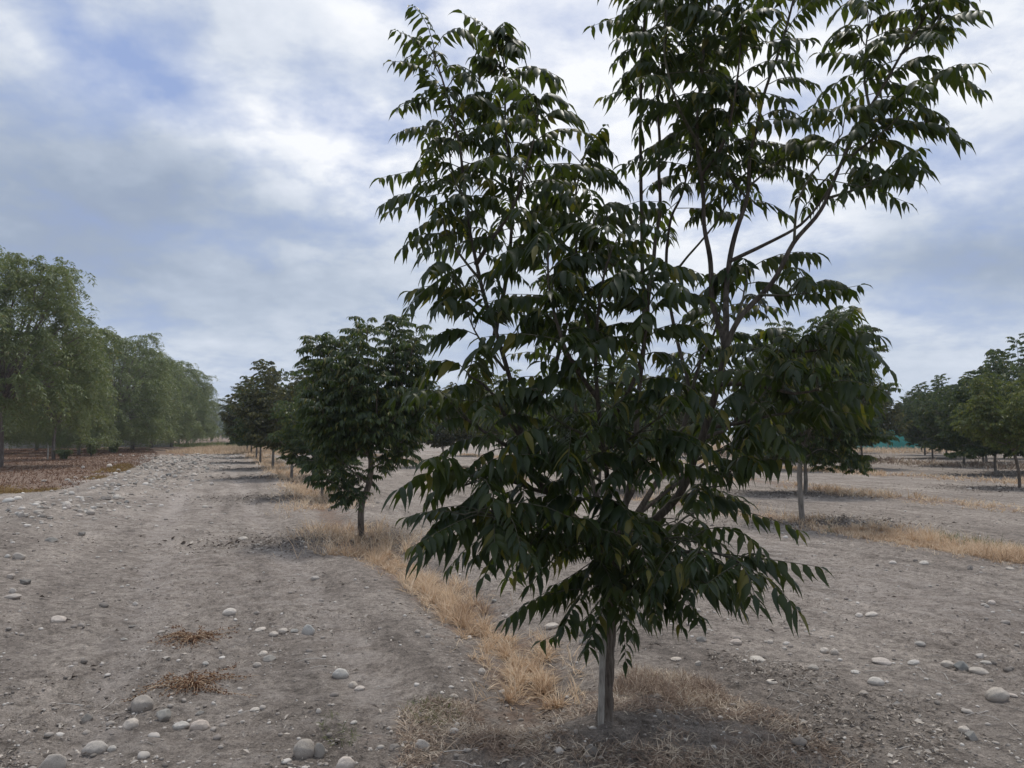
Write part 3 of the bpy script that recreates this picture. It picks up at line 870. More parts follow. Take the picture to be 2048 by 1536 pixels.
# ------------------------------------------------------------------ other orchard trees
def orchard_tree(seed, H, trunk_h, R, lod, leafm, barkm, zlow=None, trunk_pts=None, nst=8, spacing=0.06, extra=None, leafL=0.12, open_top=0, lean=0.0, rtrunk=0.055, skirt=None):
    rng = np.random.default_rng(seed)
    root = empty('orchard_tree')
    tb = Buf()
    tp = trunk_pts or [(0, 0, -0.05), (0.02, 0, trunk_h * 0.5), (lean * 0.5, 0.01, trunk_h), (lean, 0.02, trunk_h * 1.25)]
    tp = [np.array(p, float) for p in tp]
    X, r = resample(tp, list(np.linspace(rtrunk, rtrunk * 0.7, len(tp))), 0.05, 0.0)
    tube(tb, X, r, 14, 0.15, seed)
    obj('trunk', tb, barkm, root)
    leaf = Buf(); tw = Buf()
    top = tp[-1]
    zlow = trunk_h * 0.75 if zlow is None else zlow
    zc = (H + zlow) / 2; rz = (H - zlow) / 2
    paths = []
    for k in range(nst):
        az = k * 2.39996 + rng.uniform(-0.3, 0.3)
        f = (k + 0.5) / nst
        zt = zlow + (H - zlow) * (0.25 + 0.72 * (1 - f) ** 0.8)
        rad = R * math.sqrt(max(0.05, 1 - ((zt - zc) / rz) ** 2)) * rng.uniform(0.62, 0.8)
        end = np.array([top[0] + rad * math.cos(az), top[1] + rad * math.sin(az), zt - 0.12])
        st = np.array(tp[-2]) + (top - tp[-2]) * rng.uniform(0.0, 1.0)
        mid = st * 0.5 + end * 0.5 + np.array([math.cos(az) * rad * 0.12, math.sin(az) * rad * 0.12, -0.06 * (zt - st[2])])
        pts = [st, mid, end]
        paths.append((pts, 0.022, 0.005, 0.25, True))
        for q in range(3):
            t = rng.uniform(0.25, 0.8)
            s = st * (1 - t) ** 2 + 2 * mid * t * (1 - t) + end * t * t
            az2 = az + rng.choice([-1, 1]) * rng.uniform(0.5, 1.3)
            dz = rng.uniform(-0.1, 0.55) * rz
            rr = rng.uniform(0.35, 0.75) * R * 0.62
            e = s + np.array([math.cos(az2) * rr, math.sin(az2) * rr, dz])
            e[2] = min(e[2], H - 0.15)
            dd = np.hypot(e[0] - top[0], e[1] - top[1])
            lim = R * math.sqrt(max(0.08, 1 - min(1, ((e[2] - zc) / rz) ** 2))) * 0.85
            if dd > lim:
                e[:2] = top[:2] + (e[:2] - top[:2]) * lim / dd
            paths.append(([s, (s + e) / 2 + np.array([0, 0, -0.05]), e], 0.010, 0.003, 0.15, False))
    if skirt is not None:
        for k in range(11):
            az = k * 2.39996 + rng.uniform(-0.3, 0.3); rr = R * rng.uniform(0.35, 0.8)
            st = np.array([0, 0, trunk_h * rng.uniform(0.9, 1.15)])
            e = np.array([rr * math.cos(az), rr * math.sin(az), skirt + 0.35 + rng.uniform(-0.1, 0.15)])
            paths.append(([st, (st + e) / 2 + np.array([0, 0, 0.12]), e], 0.012, 0.004, 0.15, False))
    for (a, b, c) in (extra or []):
        paths.append(([np.array(p, float) for p in a], b, 0.004, c, True))
    lb = Buf()
    for i, (pts, r0, r1, s0, big) in enumerate(paths):
        X, r = resample(pts, np.linspace(r0, r1, len(pts)), 0.08, 0.04, i + seed)
        tube(lb, X, r, 6 if big else 4)
        res = fronds_on_stem(X, s0, spacing, rng, elr=(-0.15, 0.95))
        O, Hd, el = res
        n = len(O)
        L = rng.uniform(0.28, 0.42, n) * (leafL / 0.12) ** 0.5
        fronds(leaf, tw if lod < 2 else None, O, Hd, el, L, 9 if lod < 2 else 7, leafL, leafL * (0.30 if lod < 2 else 0.36), lod, 1.0, rng)
    obj('limbs', lb, barkm, root)
    obj('foliage', leaf, leafm, root)
    if lod < 2:
        obj('leaf_stalks', tw, M['twig'], root)
    return root

def gz(x, y):
    return float(ground_h(x, y))

GRP = 'young trees of the orchard'
# second tree of the left row, with a bough hanging to the left
def rel(base, pts):
    b = np.array([base[0], base[1], 0.0])
    return [tuple(aim(*p) - b) for p in pts]
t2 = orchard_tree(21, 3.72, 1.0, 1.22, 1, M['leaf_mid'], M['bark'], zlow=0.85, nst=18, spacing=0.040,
                  trunk_pts=[(0, 0, -0.05)] + rel(T2, [(722, 1040, 12), (724, 1000, 12), (738, 960, 12), (742, 920, 12), (740, 870, 12)]),
                  extra=[(rel(T2, [(730, 985, 12), (690, 970, 11.7), (655, 950, 11.5), (640, 950, 11.4)]), 0.012, 0.1),
                         (rel(T2, [(736, 960, 12), (700, 930, 11.9), (670, 905, 11.9), (650, 895, 11.9)]), 0.012, 0.1),
                         (rel(T2, [(742, 930, 12), (770, 915, 11.8), (790, 915, 11.7)]), 0.010, 0.1),
                         (rel(T2, [(738, 960, 12), (715, 945, 12.3), (680, 935, 12.4)]), 0.010, 0.1),
                         (rel(T2, [(734, 970, 12), (690, 950, 11.8), (650, 930, 11.7), (630, 930, 11.7)]), 0.010, 0.3),
                         (rel(T2, [(732, 990, 12), (700, 985, 11.8), (690, 990, 11.7)]), 0.008, 0.3),
                         (rel(T2, [(742, 920, 12), (790, 890, 11.9), (820, 860, 11.9), (830, 830, 11.9)]), 0.012, 0.2),
                         (rel(T2, [(740, 870, 12), (670, 850, 11.8), (630, 810, 11.7), (620, 790, 11.7)]), 0.012, 0.2),
                         (rel(T2, [(740, 870, 12), (650, 800, 12), (625, 720, 12), (640, 670, 12)]), 0.012, 0.2),
                         (rel(T2, [(740, 870, 12), (800, 800, 12), (825, 730, 12), (815, 680, 12)]), 0.012, 0.2)])
t2.location = (T2[0], T2[1], gz(*T2)); tag(t2, 'second tree of the left row, curved trunk and low bough over straw grass', 'tree', GRP)
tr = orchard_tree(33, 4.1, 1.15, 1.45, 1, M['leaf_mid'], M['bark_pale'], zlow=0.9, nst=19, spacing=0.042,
                  trunk_pts=[(0, 0, -0.05), (-0.02, 0, 0.6), (0.0, 0, 1.1), (0.2, 0, 1.7)],
                  extra=[([(0.0, 0, 1.15), (0.3, -0.3, 1.35), (0.6, -0.5, 1.15), (0.72, -0.5, 0.95)], 0.012, 0.1),
                         ([(0.05, 0, 1.4), (0.5, -0.2, 1.5), (0.85, -0.3, 1.15), (0.92, -0.3, 0.9)], 0.012, 0.15),
                         ([(0.02, 0, 1.25), (0.25, 0.1, 1.35), (0.42, 0.1, 1.1), (0.46, 0.1, 0.95)], 0.010, 0.1),
                         ([(0.05, 0, 1.3), (-0.3, -0.1, 1.4), (-0.5, -0.2, 1.25)], 0.010, 0.15),
                         ([(0.2, 0, 1.7), (0.9, -0.1, 1.9), (1.3, -0.2, 2.1)], 0.014, 0.2),
                         ([(0.2, 0, 1.7), (0.7, 0.1, 3.0), (0.95, 0.1, 4.0)], 0.014, 0.5),
                         ([(0.1, 0, 1.5), (0.9, -0.3, 1.6), (1.4, -0.3, 1.5)], 0.014, 0.2)])
tr.location = (TR[0], TR[1], gz(*TR)); tag(tr, 'tree with pale straight trunk and lime leaf tips, right of the foreground tree', 'tree', GRP)

VAR = [
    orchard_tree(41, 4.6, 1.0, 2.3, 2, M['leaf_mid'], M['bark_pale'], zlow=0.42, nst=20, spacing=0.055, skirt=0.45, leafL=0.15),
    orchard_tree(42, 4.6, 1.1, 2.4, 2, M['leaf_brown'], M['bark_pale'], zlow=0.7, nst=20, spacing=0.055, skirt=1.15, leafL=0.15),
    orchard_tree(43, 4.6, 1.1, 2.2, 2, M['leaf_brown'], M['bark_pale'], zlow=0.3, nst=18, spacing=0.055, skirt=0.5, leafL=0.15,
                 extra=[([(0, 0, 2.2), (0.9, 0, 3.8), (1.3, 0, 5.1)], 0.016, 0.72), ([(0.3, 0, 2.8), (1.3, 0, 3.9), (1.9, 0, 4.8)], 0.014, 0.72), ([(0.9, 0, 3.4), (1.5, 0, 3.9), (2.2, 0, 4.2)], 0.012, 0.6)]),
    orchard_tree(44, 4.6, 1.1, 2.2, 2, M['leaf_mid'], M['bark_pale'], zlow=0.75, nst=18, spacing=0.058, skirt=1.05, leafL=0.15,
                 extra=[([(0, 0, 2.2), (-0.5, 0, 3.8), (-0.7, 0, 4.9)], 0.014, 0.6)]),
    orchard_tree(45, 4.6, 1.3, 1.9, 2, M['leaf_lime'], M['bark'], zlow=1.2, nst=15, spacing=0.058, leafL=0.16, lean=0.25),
]
used = [False] * len(VAR)
prng = random.Random(4)
for (x, y, v, H, lab) in ORCHARD:
    o = VAR[v] if not used[v] else copy_tree(VAR[v])
    used[v] = True
    s = H / 4.4
    o.location = (x, y, gz(x, y)); o.rotation_euler = (0, 0, prng.uniform(0, 6.28)); o.scale = (s * prng.uniform(0.95, 1.12), s * prng.uniform(0.95, 1.12), s)
    if v == 2 and lab and 'spreading' in lab:
        o.rotation_euler = (0, 0, 0.15)
    tag(o, lab or 'orchard tree far back between the rows, mostly hidden', 'tree', GRP)

# ------------------------------------------------------------------ weeping pepper trees on the left
def pepper_tree(seed, H=9.0, R=4.0, zlow=1.4, nclump=26, strands=26, leafm=None, trunkr=0.17):
    rng = np.random.default_rng(seed)
    root = empty('pepper_tree')
    tb = Buf()
    fork = np.array([rng.uniform(-0.2, 0.2), rng.uniform(-0.2, 0.2), 2.3])
    X, r = resample([np.array([0, 0, -0.1]), np.array([0.06, 0.02, 1.0]), fork], [trunkr * 1.2, trunkr, trunkr * 0.85], 0.12, 0.03, seed)
    tube(tb, X, r, 14, 0.3, seed)
    obj('trunk', tb, M['bark_pepper'], root)
    lb = Buf()
    clumps = []
    for k in range(nclump):
        az = k * 2.39996 + rng.uniform(-0.3, 0.3)
        f = (k + 0.5) / nclump
        zt = H * (0.13 + 0.78 * (1 - f) ** 1.1) if zlow < 1 else H * (0.26 + 0.65 * (1 - f))
        zz = (zt / H - 0.42) / 0.56
        rad = R * math.sqrt(max(0.04, 1 - zz * zz)) * rng.uniform(0.5, 0.82)
        c = np.array([rad * math.cos(az), rad * math.sin(az), zt])
        clumps.append(c)
        mid = fork * 0.45 + c * 0.55 + np.array([0, 0, 0.35 if c[2] > 3 else 0.8])
        X, r = resample([fork, mid, c], [0.07, 0.04, 0.015], 0.25, 0.2, seed + k)
        tube(lb, X, r, 5)
    obj('limbs', lb, M['bark_pepper'], root)
    lf = Buf(); tw = Buf()
    for c in clumps:
        n = strands
        az = rng.uniform(0, 6.28, n); rr = np.sqrt(rng.uniform(0, 1, n)) * rng.uniform(0.75, 1.25)
        outd = np.stack([np.cos(az), np.sin(az), 0 * az], 1)
        st = c + outd * (rr * 0.35)[:, None] + np.array([0, 0, 0.0])
        d0 = unit(outd * 0.9 + np.array([c[0], c[1], 0]) / R * 0.5 + UP * rng.uniform(0.1, 1.1, (n, 1)))
        d1 = unit(-UP * 1.0 + outd * rng.uniform(0.05, 0.35, (n, 1)))
        L = np.minimum(rng.uniform(0.5, 1.9, n), np.maximum(0.5, (c[2] - zlow) * rng.uniform(0.6, 1.2, n)))
        arch = rng.uniform(0.3, 1.3, n)[:, None]
        ns = 30
        ts = np.linspace(0.02, 1, ns)
        for t in ts:
            p = st + d0 * arch * (1 - math.exp(-3.5 * t)) + L[:, None] * d1 * t ** 1.25 + rng.normal(0, 0.035, (n, 3))
            for s in (0, 1, 2):
                a = rng.uniform(0, 6.28, n)
                sd = np.stack([np.cos(a), np.sin(a), 0 * a], 1)
                g0 = unit(sd * 0.9 - UP * 0.1 + rng.normal(0, .3, (n, 3)))
                g1 = unit(sd * 0.6 - UP * 0.75)
                keep = rng.uniform(0, 1, n) < 0.72
                leaflets(lf, (p + sd * 0.02)[keep], g0[keep], g1[keep], np.cross(g0, sd + UP * 0.4)[keep] + rng.normal(0, .3, (n, 3))[keep], rng.uniform(0.15, 0.28, n)[keep], rng.uniform(0.028, 0.055, n)[keep], 2)
    obj('foliage', lf, leafm or M['pepper'], root)
    return root

PV = [pepper_tree(61, 9.4, 4.3, 1.0, 60, 19, None, 0.14), pepper_tree(62, 9.4, 4.4, 0.2, 58, 19, None, 0.14), pepper_tree(63, 9.4, 4.2, 0.15, 56, 19, None, 0.14)]
PEPPER = [  # x, y, variant, height, width factor, label
    (-21.2, 32.0, 0, 9.4, 0.92, 'nearest weeping pepper tree at the left edge, tall, airy, pale grey trunk'),
    (-24.9, 42.0, 0, 7.3, 0.64, 'weeping pepper tree on the flaky dark trunk beside the small white post'),
    (-28.3, 50.5, 2, 7.0, 0.78, 'lower pepper tree behind the leafy weed, filling the gap between its taller neighbours'),
    (-30.6, 59.0, 1, 9.7, 1.0, 'broad rounded pepper tree in the middle of the left row'),
    (-33.4, 68.0, 2, 9.4, 1.05, 'pepper tree just right of the broad rounded one'),
    (-36.4, 78.0, 1, 9.2, 1.05, 'pepper tree with branches sweeping low, last but one of the row in plain view'),
    (-38.8, 88.0, 2, 10.2, 1.05, 'last clearly seen pepper tree, its head bulging right over the path'),
    (-43.5, 99.0, 1, 10.0, 1.0, None), (-47.5, 110.0, 2, 9.5, 1.0, None), (-51, 121.0, 1, 9.5, 1.0, None),
    (-33.5, 48.0, 0, 7.0, 0.9, 'pepper tree of the row behind, glimpsed between the two nearest trunks'),
    (-36.0, 54.0, 1, 7.6, 0.9, None), (-40.0, 65.0, 2, 7.8, 0.95, None), (-44.0, 76.0, 1, 8.0, 0.95, None), (-30.5, 38.5, 0, 7.2, 0.8, None),
]
pused = [False] * 3
for (x, y, v, H, w, lab) in PEPPER:
    o = PV[v] if not pused[v] else copy_tree(PV[v])
    pused[v] = True
    o.location = (x, y, gz(x, y)); o.rotation_euler = (0, 0, prng.uniform(0, 6.28)); s = H / 9.0
    o.scale = (s * w, s * w, s)
    tag(o, lab or 'weeping pepper tree far back on the left, largely hidden by the front row', 'tree', 'weeping pepper trees left of the path')

# far trees on the horizon
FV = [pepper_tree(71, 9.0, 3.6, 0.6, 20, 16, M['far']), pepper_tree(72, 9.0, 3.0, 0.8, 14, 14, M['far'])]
FAR = [(G(424, 880)[0] * 0 - 67, 172, 0, 10.5), (-72, 185, 1, 9.5), (-61, 168, 0, 7.2), (-78, 200, 0, 9), (-54, 150, 0, 6), (-90, 205, 1, 10),
       (72, 130, 1, 9.5), (79, 134, 0, 7.2), (88, 138, 1, 8.0), (64, 128, 0, 6.8), (52, 122, 0, 7.4), (40, 118, 1, 7.6), (28, 122, 0, 7.2), (16, 126, 1, 7.8),
       (4, 130, 0, 7.4), (-8, 134, 1, 7.6), (-20, 138, 0, 7.2), (-32, 142, 0, 6.8), (96, 120, 0, 8.0), (105, 140, 1, 8.6), (-44, 160, 0, 7.5)]
fused = [False] * 2
for i, (x, y, v, H) in enumerate(FAR):
    o = FV[v] if not fused[v] else copy_tree(FV[v])
    fused[v] = True
    o.name = 'distant_tree'
    s = H / 9.0
    o.location = (x, y, 0); o.rotation_euler = (0, 0, prng.uniform(0, 6.28)); o.scale = (s * 1.25, s * 1.25, s)
    if i == 0: lab = 'hazy bluish tree at the far end of the path, taller of those in the gap'
    elif i == 6: lab = 'thin hazy pale tree top rising above the dark orchard trees on the right'
    elif i < 6: lab = 'hazy distant tree beyond the far end of the path on the left'
    else: lab = 'hazy distant tree on the horizon behind the orchard'
    tag(o, lab, 'tree', 'distant trees on the horizon')

# ------------------------------------------------------------------ stones
def icosphere(sub):
    t = (1 + 5 ** 0.5) / 2
    v = [(-1, t, 0), (1, t, 0), (-1, -t, 0), (1, -t, 0), (0, -1, t), (0, 1, t), (0, -1, -t), (0, 1, -t), (t, 0, -1), (t, 0, 1), (-t, 0, -1), (-t, 0, 1)]
    f = [(0, 11, 5), (0, 5, 1), (0, 1, 7), (0, 7, 10), (0, 10, 11), (1, 5, 9), (5, 11, 4), (11, 10, 2), (10, 7, 6), (7, 1, 8), (3, 9, 4), (3, 4, 2), (3, 2, 6), (3, 6, 8), (3, 8, 9), (4, 9, 5), (2, 4, 11), (6, 2, 10), (8, 6, 7), (9, 8, 1)]
    v = [np.array(a) / np.linalg.norm(a) for a in v]
    for _ in range(sub):
        cache = {}; nf = []
        def mid(a, b):
            k = (min(a, b), max(a, b))
            if k not in cache:
                p = v[a] + v[b]; v.append(p / np.linalg.norm(p)); cache[k] = len(v) - 1
            return cache[k]
        for a, b, c in f:
            ab, bc, ca = mid(a, b), mid(b, c), mid(c, a)
            nf += [(a, ab, ca), (b, bc, ab), (c, ca, bc), (ab, bc, ca)]
        f = nf
    return np.array(v), np.array(f)

def stone_mesh(seed, angular=False, sub=3):
    v, f = icosphere(sub)
    rng = np.random.default_rng(seed)
    if angular:
        r = np.full(len(v), 1.15)
        for _ in range(11):
            d = unit(rng.normal(0, 1, 3)); k = rng.uniform(0.62, 0.85)
            q = v @ d
            r = np.minimum(r, np.where(q > 0.05, k / np.maximum(q, 0.05), 9))
        v = v * r[:, None]
    else:
        for _ in range(4):
            d = unit(rng.normal(0, 1, 3))
            q = v @ d
            v = v * (1 + 0.09 * rng.uniform(-1, 1) * np.sign(q)[:, None] * (q ** 2)[:, None])
        for _ in range(3):      # a few soft flats
            d = unit(rng.normal(0, 1, 3)); k = rng.uniform(0.8, 0.92)
            q = v @ d
            v = v - d[None] * (np.maximum(q - k, 0) * 0.7)[:, None]
    nse = fbm(v[:, 0] * 2.3 + seed, v[:, 1] * 2.3 + v[:, 2] * 1.7, 3, seed)
    v = v * (1 + (0.13 if not angular else 0.08) * nse + 0.03 * fbm(v[:, 0] * 7 + seed, v[:, 1] * 7 - v[:, 2] * 5, 2, seed + 9))[:, None]
    b = Buf(); b.add(v * 0.5, f)
    return b.mesh('stone')

SM = [stone_mesh(100 + i) for i in range(7)]
SA = [stone_mesh(200 + i, True) for i in range(4)]
for m_ in SM: m_.materials.append(M['stone'])
for m_ in SA: m_.materials.append(M['stone_dark'])
SAp = []
for i in range(3):
    m_ = stone_mesh(230 + i, True); m_.materials.append(M['stone']); SAp.append(m_)
srng = random.Random(9)
SGRP = 'river stones lying on the orchard soil'

def stone(px, py, wpx, asp=0.6, kind=0, label=None, tilt=0.15, rz=None):
    """px,py = centre of the bottom edge in photo pixels, wpx = width"""
    x, y = on_ground(px, py)
    w = wpx / F * y * 0.92
    y += w * 0.4; x = x * (y) / (y - w * 0.4)
    me = (SM, SA, SAp)[kind][srng.randrange(len((SM, SA, SAp)[kind]))]
    o = bpy.data.objects.new('stone', me); COL.objects.link(o)
    h = w * asp * 1.05
    o.scale = (w * 1.02, w * srng.uniform(0.65, 0.9), h * 1.25)
    o.rotation_euler = (srng.uniform(-tilt, tilt), srng.uniform(-tilt, tilt), srng.uniform(-0.5, 0.5) if rz is None else rz)
    o.location = (x, y, gz(x, y) + h * 0.30)
    tag(o, label, 'stone', SGRP)
    return o

ST = [
    (283, 1424, 46, .66, 0, 'largest smooth egg shaped stone in the lower left, top of a cluster of five'),
    (263, 1456, 34, .62, 0, 'smooth pale stone just below the largest egg shaped stone, lower left'),
    (329, 1441, 30, .95, 1, 'dark pointed angular stone standing right of the largest egg shaped stone'),
    (361, 1455, 37, .38, 0, 'flat pale elongated stone touching the rounder one at its right, lower left'),
    (401, 1459, 40, .55, 0, 'rounded stone at the right end of the lower left cluster'),
    (173, 1443, 23, .85, 1, 'small dark blocky stone alone to the left of the lower left cluster'),
    (191, 1508, 48, .55, 0, 'long pitted stone near the bottom edge at left'),
    (224, 1501, 18, .7, 0, 'small round stone touching the right end of the long pitted stone'),
    (103, 1540, 50, .7, 2, 'large grey rough stone cut by the bottom edge at far left'),
    (460, 1234, 29, .5, 0, 'lone dark smooth stone in the middle of the path, right of the upper withered weed'),
    (615, 1274, 30, .7, 2, 'blocky pale stone at the right end of a short line of stones beside the path'),
    (547, 1273, 21, .5, 0, 'smooth stone at the left of the short line of stones with dark litter'),
    (567, 1268, 21, .55, 0, 'middle stone of the short line of stones with dark litter'),
    (590, 1269, 20, .45, 1, 'dark flat stone next left of the blocky pale stone by the path'),
    (521, 1262, 24, .3, 0, 'pale flat half buried slab at the head of the short line of stones'),
    (538, 1324, 27, .5, 1, 'largest grey stone of the trio right of the lower withered weed'),
    (527, 1312, 19, .6, 0, 'pale stone at the top of the trio right of the lower withered weed'),
    (515, 1335, 18, .55, 0, 'small round stone at the bottom of the trio near the lower withered weed'),
    (116, 1255, 36, .36, 0, 'wide pale flat stone at the left, halfway up the bare ground'),
    (26, 1220, 34, .3, 0, 'flat long whitish stone at the left edge'),
    (23, 1209, 14, .8, 2, 'small pointed stone right behind the flat whitish one at the left edge'),
    (21, 1184, 18, .7, 2, 'rounded rough stone at the left edge above the flat whitish one'),
    (50, 1190, 26, .5, 1, 'low grey stone right of the rounded rough one near the left edge'),
    (35, 1148, 30, .5, 2, 'brownish wedge shaped stone beside a white stone near the left edge'),
    (14, 1147, 14, .6, 0, 'small white stone at the left edge beside the wedge shaped one'),
    (682, 1359, 33, .6, 0, 'smooth tilted stone with pale cap left of the straw grass strip'),
    (706, 1377, 20, .7, 0, 'half buried rounded stone just below the tilted stone with pale cap'),
    (719, 1383, 22, .45, 0, 'flat pale stone touching the half buried rounded one'),
    (609, 1517, 46, .8, 0, 'big round pale stone at the bottom leaning against another one'),
    (636, 1514, 26, 1.2, 2, 'upright blocky stone leaning on the big round pale stone at the bottom'),
    (692, 1545, 38, .7, 0, 'stone cut by the bottom edge right of the leaning pair'),
    (964, 1345, 17, .8, 0, 'lone round pebble sized stone on the bank left of the straw grass'),
    (792, 1504, 27, .65, 1, 'grey round stone at the bottom in the dead grass, left one of two'),
    (842, 1504, 33, .75, 2, 'rough grey stone at the bottom in the dead grass, right one of two'),
    (1102, 1264, 32, .32, 0, 'long flat loaf shaped stone left of the foreground trunk'),
    (1164, 1281, 21, .75, 0, 'round pale stone closest to the left side of the foreground trunk, upper of two'),
    (1167, 1299, 18, .8, 1, 'bluish grey stone under the round pale one left of the foreground trunk'),
    (1086, 1217, 17, .6, 0, 'small pale stone left of the trunk, above a second similar one'),
    (1095, 1233, 16, .55, 0, 'small pale stone left of the trunk, the lower of two above the loaf shaped stone'),
    (988, 1206, 14, .6, 1, 'dark stone at the right rim of the straw grass strip'),
    (1048, 1140, 18, .6, 0, 'pale stone under the low left boughs of the foreground tree'),
    (1024, 1146, 14, .4, 1, 'flat grey stone left of the pale one under the low boughs'),
    (1995, 1406, 47, .55, 0, 'large smooth egg shaped stone near the right edge'),
    (2024, 1398, 24, .3, 0, 'thin flat stone touching the large egg shaped one near the right edge'),
    (1753, 1377, 32, .5, 0, 'domed pale stone with dark litter behind it at right'),
    (1923, 1346, 29, .7, 1, 'dark grey leaning stone between two pale ones at right'),
    (1896, 1338, 26, .5, 0, 'half buried pale stone left of the dark grey leaning one'),
    (1958, 1354, 39, .35, 0, 'long flat pale stone just below and right of the dark grey leaning one'),
    (1961, 1323, 20, .65, 2, 'small pyramid shaped pale stone above the long flat one at right'),
    (1973, 1334, 26, .3, 0, 'low buried stone behind the long flat one at right'),
    (1942, 1482, 27, .75, 1, 'grey blocky stone of the pair in the lower right corner'),
    (1927, 1466, 24, .6, 0, 'brownish stone of the pair in the lower right corner, the upper left one'),
    (1472, 1291, 25, .45, 0, 'pale flat topped stone right of the hanging low leaves'),
    (1515, 1325, 35, .3, 0, 'long flat stone below and right of the pale flat topped one'),
    (1649, 1308, 19, .6, 0, 'left one of a pair of round stones in the middle of the right foreground'),
    (1669, 1313, 19, .7, 0, 'right one of a pair of round stones in the middle of the right foreground'),
    (1727, 1397, 19, .6, 0, 'small pale slanted stone left of and below the domed one'),
    (1841, 1297, 23, .45, 0, 'brownish low domed stone above the group at right'),
    (1743, 1233, 27, .35, 0, 'flat pale stone, right one of two in the right middle ground'),
    (1718, 1232, 16, .5, 0, 'small pale stone, left one of two in the right middle ground'),
    (1764, 1333, 40, .25, 0, 'very low buried reddish slab in the right foreground'),
    (1827, 1334, 25, .35, 0, 'low buried pale stone next right of the reddish slab'),
    (1983, 1212, 17, .6, 0, 'round stone of a tight trio near the right edge, middle ground'),
    (1968, 1214, 14, .4, 0, 'flat stone of a tight trio near the right edge, middle ground'),
    (1974, 1218, 10, .7, 0, 'smallest stone of a tight trio near the right edge, middle ground'),
    (1940, 1142, 17, .7, 1, 'grey pointed stone in front of the straw strip at right'),
    (1848, 1130, 20, .45, 0, 'smooth pale stone left of the grey pointed one, in front of the straw strip'),
    (1786, 1129, 16, .5, 0, 'small stone beside dark litter left of the smooth pale one'),
    (2020, 1142, 17, .4, 0, 'flat stone near the right edge below the straw strip'),
    (1398, 1338, 14, 1.0, 2, 'small upright whitish stone between the trunk and the long flat stone'),
    (1402, 1286, 22, .5, 1, 'grey stone under the tips of the hanging leaves'),
    (1379, 1253, 17, .5, 0, 'small white stone seen between the hanging leaves'),
    (1352, 1327, 25, .25, 0, 'flat white sliver of stone right of the trunk'),
    (1345, 1219, 22, .5, 0, 'pale stone behind the hanging leaves right of the trunk'),
    (1540, 1287, 15, .6, 0, 'small white round stone right of the pale flat topped one'),
    (1627, 1342, 22, .5, 0, 'rough pale stone below the pair of round stones'),
    (1712, 1352, 20, .3, 0, 'low buried stone left of the domed one'),
    (1546, 1375, 24, .3, 2, 'flat weathered slab near the matted grass right of the trunk'),
    (132, 1038, 18, .7, 0, 'largest rounded stone in the middle of the left stone heap'),
    (180, 1046, 18, .65, 0, 'rounded stone at the lower right of the left stone heap'),
    (41, 1068, 14, .9, 2, 'white pointed stone at the lower left of the left stone heap'),
    (15, 1030, 24, .4, 0, 'long white stone at the left edge beside the rusty ground'),
    (163, 1086, 16, .7, 1, 'pointed grey stone below the left stone heap'),
    (142, 1013, 14, .6, 0, 'stone at the upper rim of the left stone heap'),
    (213, 1017, 22, .5, 1, 'brown grey stone at the right rim of the left stone heap'),
    (101, 1104, 26, .4, 1, 'flat grey stone among dead twigs below the left stone heap'),
    (423, 970, 10, .7, 0, 'lone white stone on the path beside the second patch of shade'),
    (240, 919, 8, .6, 0, 'white stone on the rusty ground beside the leafy weed'),
    (630, 1163, 18, .5, 0, 'small white stone on the path left of the straw strip'),
    (487, 1082, 20, .4, 0, 'low pale stone on the path left of the second tree'),
    (375, 1214, 12, .6, 2, 'small stone in the open path, above the upper withered weed'),
    (270, 1208, 14, .6, 2, 'small wedge shaped stone in the open left of the upper withered weed'),
    (333, 1325, 17, .6, 2, 'small rough stone in the open between the two withered weeds, left side'),
    (248, 1278, 15, .4, 1, 'small dark flat stone left of the upper withered weed'),
    (265, 1252, 20, .3, 1, 'thin dark flat stone above and left of the upper withered weed'),
    (411, 1330, 16, .5, 0, 'round faint stone between the two withered weeds, right side'),
    (637, 1428, 12, .9, 0, 'small round stone right of the lower left cluster, near green blades'),
    (510, 1420, 20, .3, 0, 'pale half buried stone right of the lower left cluster'),
    (908, 1405, 19, .4, 0, 'half buried stone at the foot of the straw strip'),
    (400, 1424, 18, .5, 1, 'faint half buried stone just above the rounded right end stone of the lower left cluster'),
]
for (px, py, w, a, k, lab) in ST:
    stone(px, py, w, a, k, lab)

def scatter_px(n, poly, wr, lab, name='stone', wm=None):
    for _ in range(n):
        t = srng.random()
        seg = t * (len(poly) - 1); i = int(seg); f = seg - i
        x0, y0, s0 = poly[i]; x1, y1, s1 = poly[min(i + 1, len(poly) - 1)]
        px = x0 + (x1 - x0) * f + srng.gauss(0, 1) * (s0 + (s1 - s0) * f)
        py = y0 + (y1 - y0) * f + srng.gauss(0, 1) * (s0 + (s1 - s0) * f) * 0.16
        if py < 896: continue
        gx, gy = on_ground(px, py)
        w = srng.uniform(*wr) / gy * F
        stone(px, py, w, srng.uniform(0.4, 0.75), srng.choice([0, 0, 2, 2, 1]), lab)
scatter_px(56, [(20, 1070, 60), (120, 1035, 55), (230, 1015, 50)], (0.05, 0.15), 'pale stone in the loose heap left of the path, below the ochre grass')
scatter_px(34, [(200, 1000, 45), (280, 965, 35), (330, 975, 35)], (0.06, 0.16), 'stone in the thinner string between the left heap and the long heap further up')
scatter_px(108, [(290, 960, 45), (340, 938, 40), (380, 920, 32), (400, 911, 24)], (0.09, 0.26), 'stone in the long pale heap along the far left side of the path')

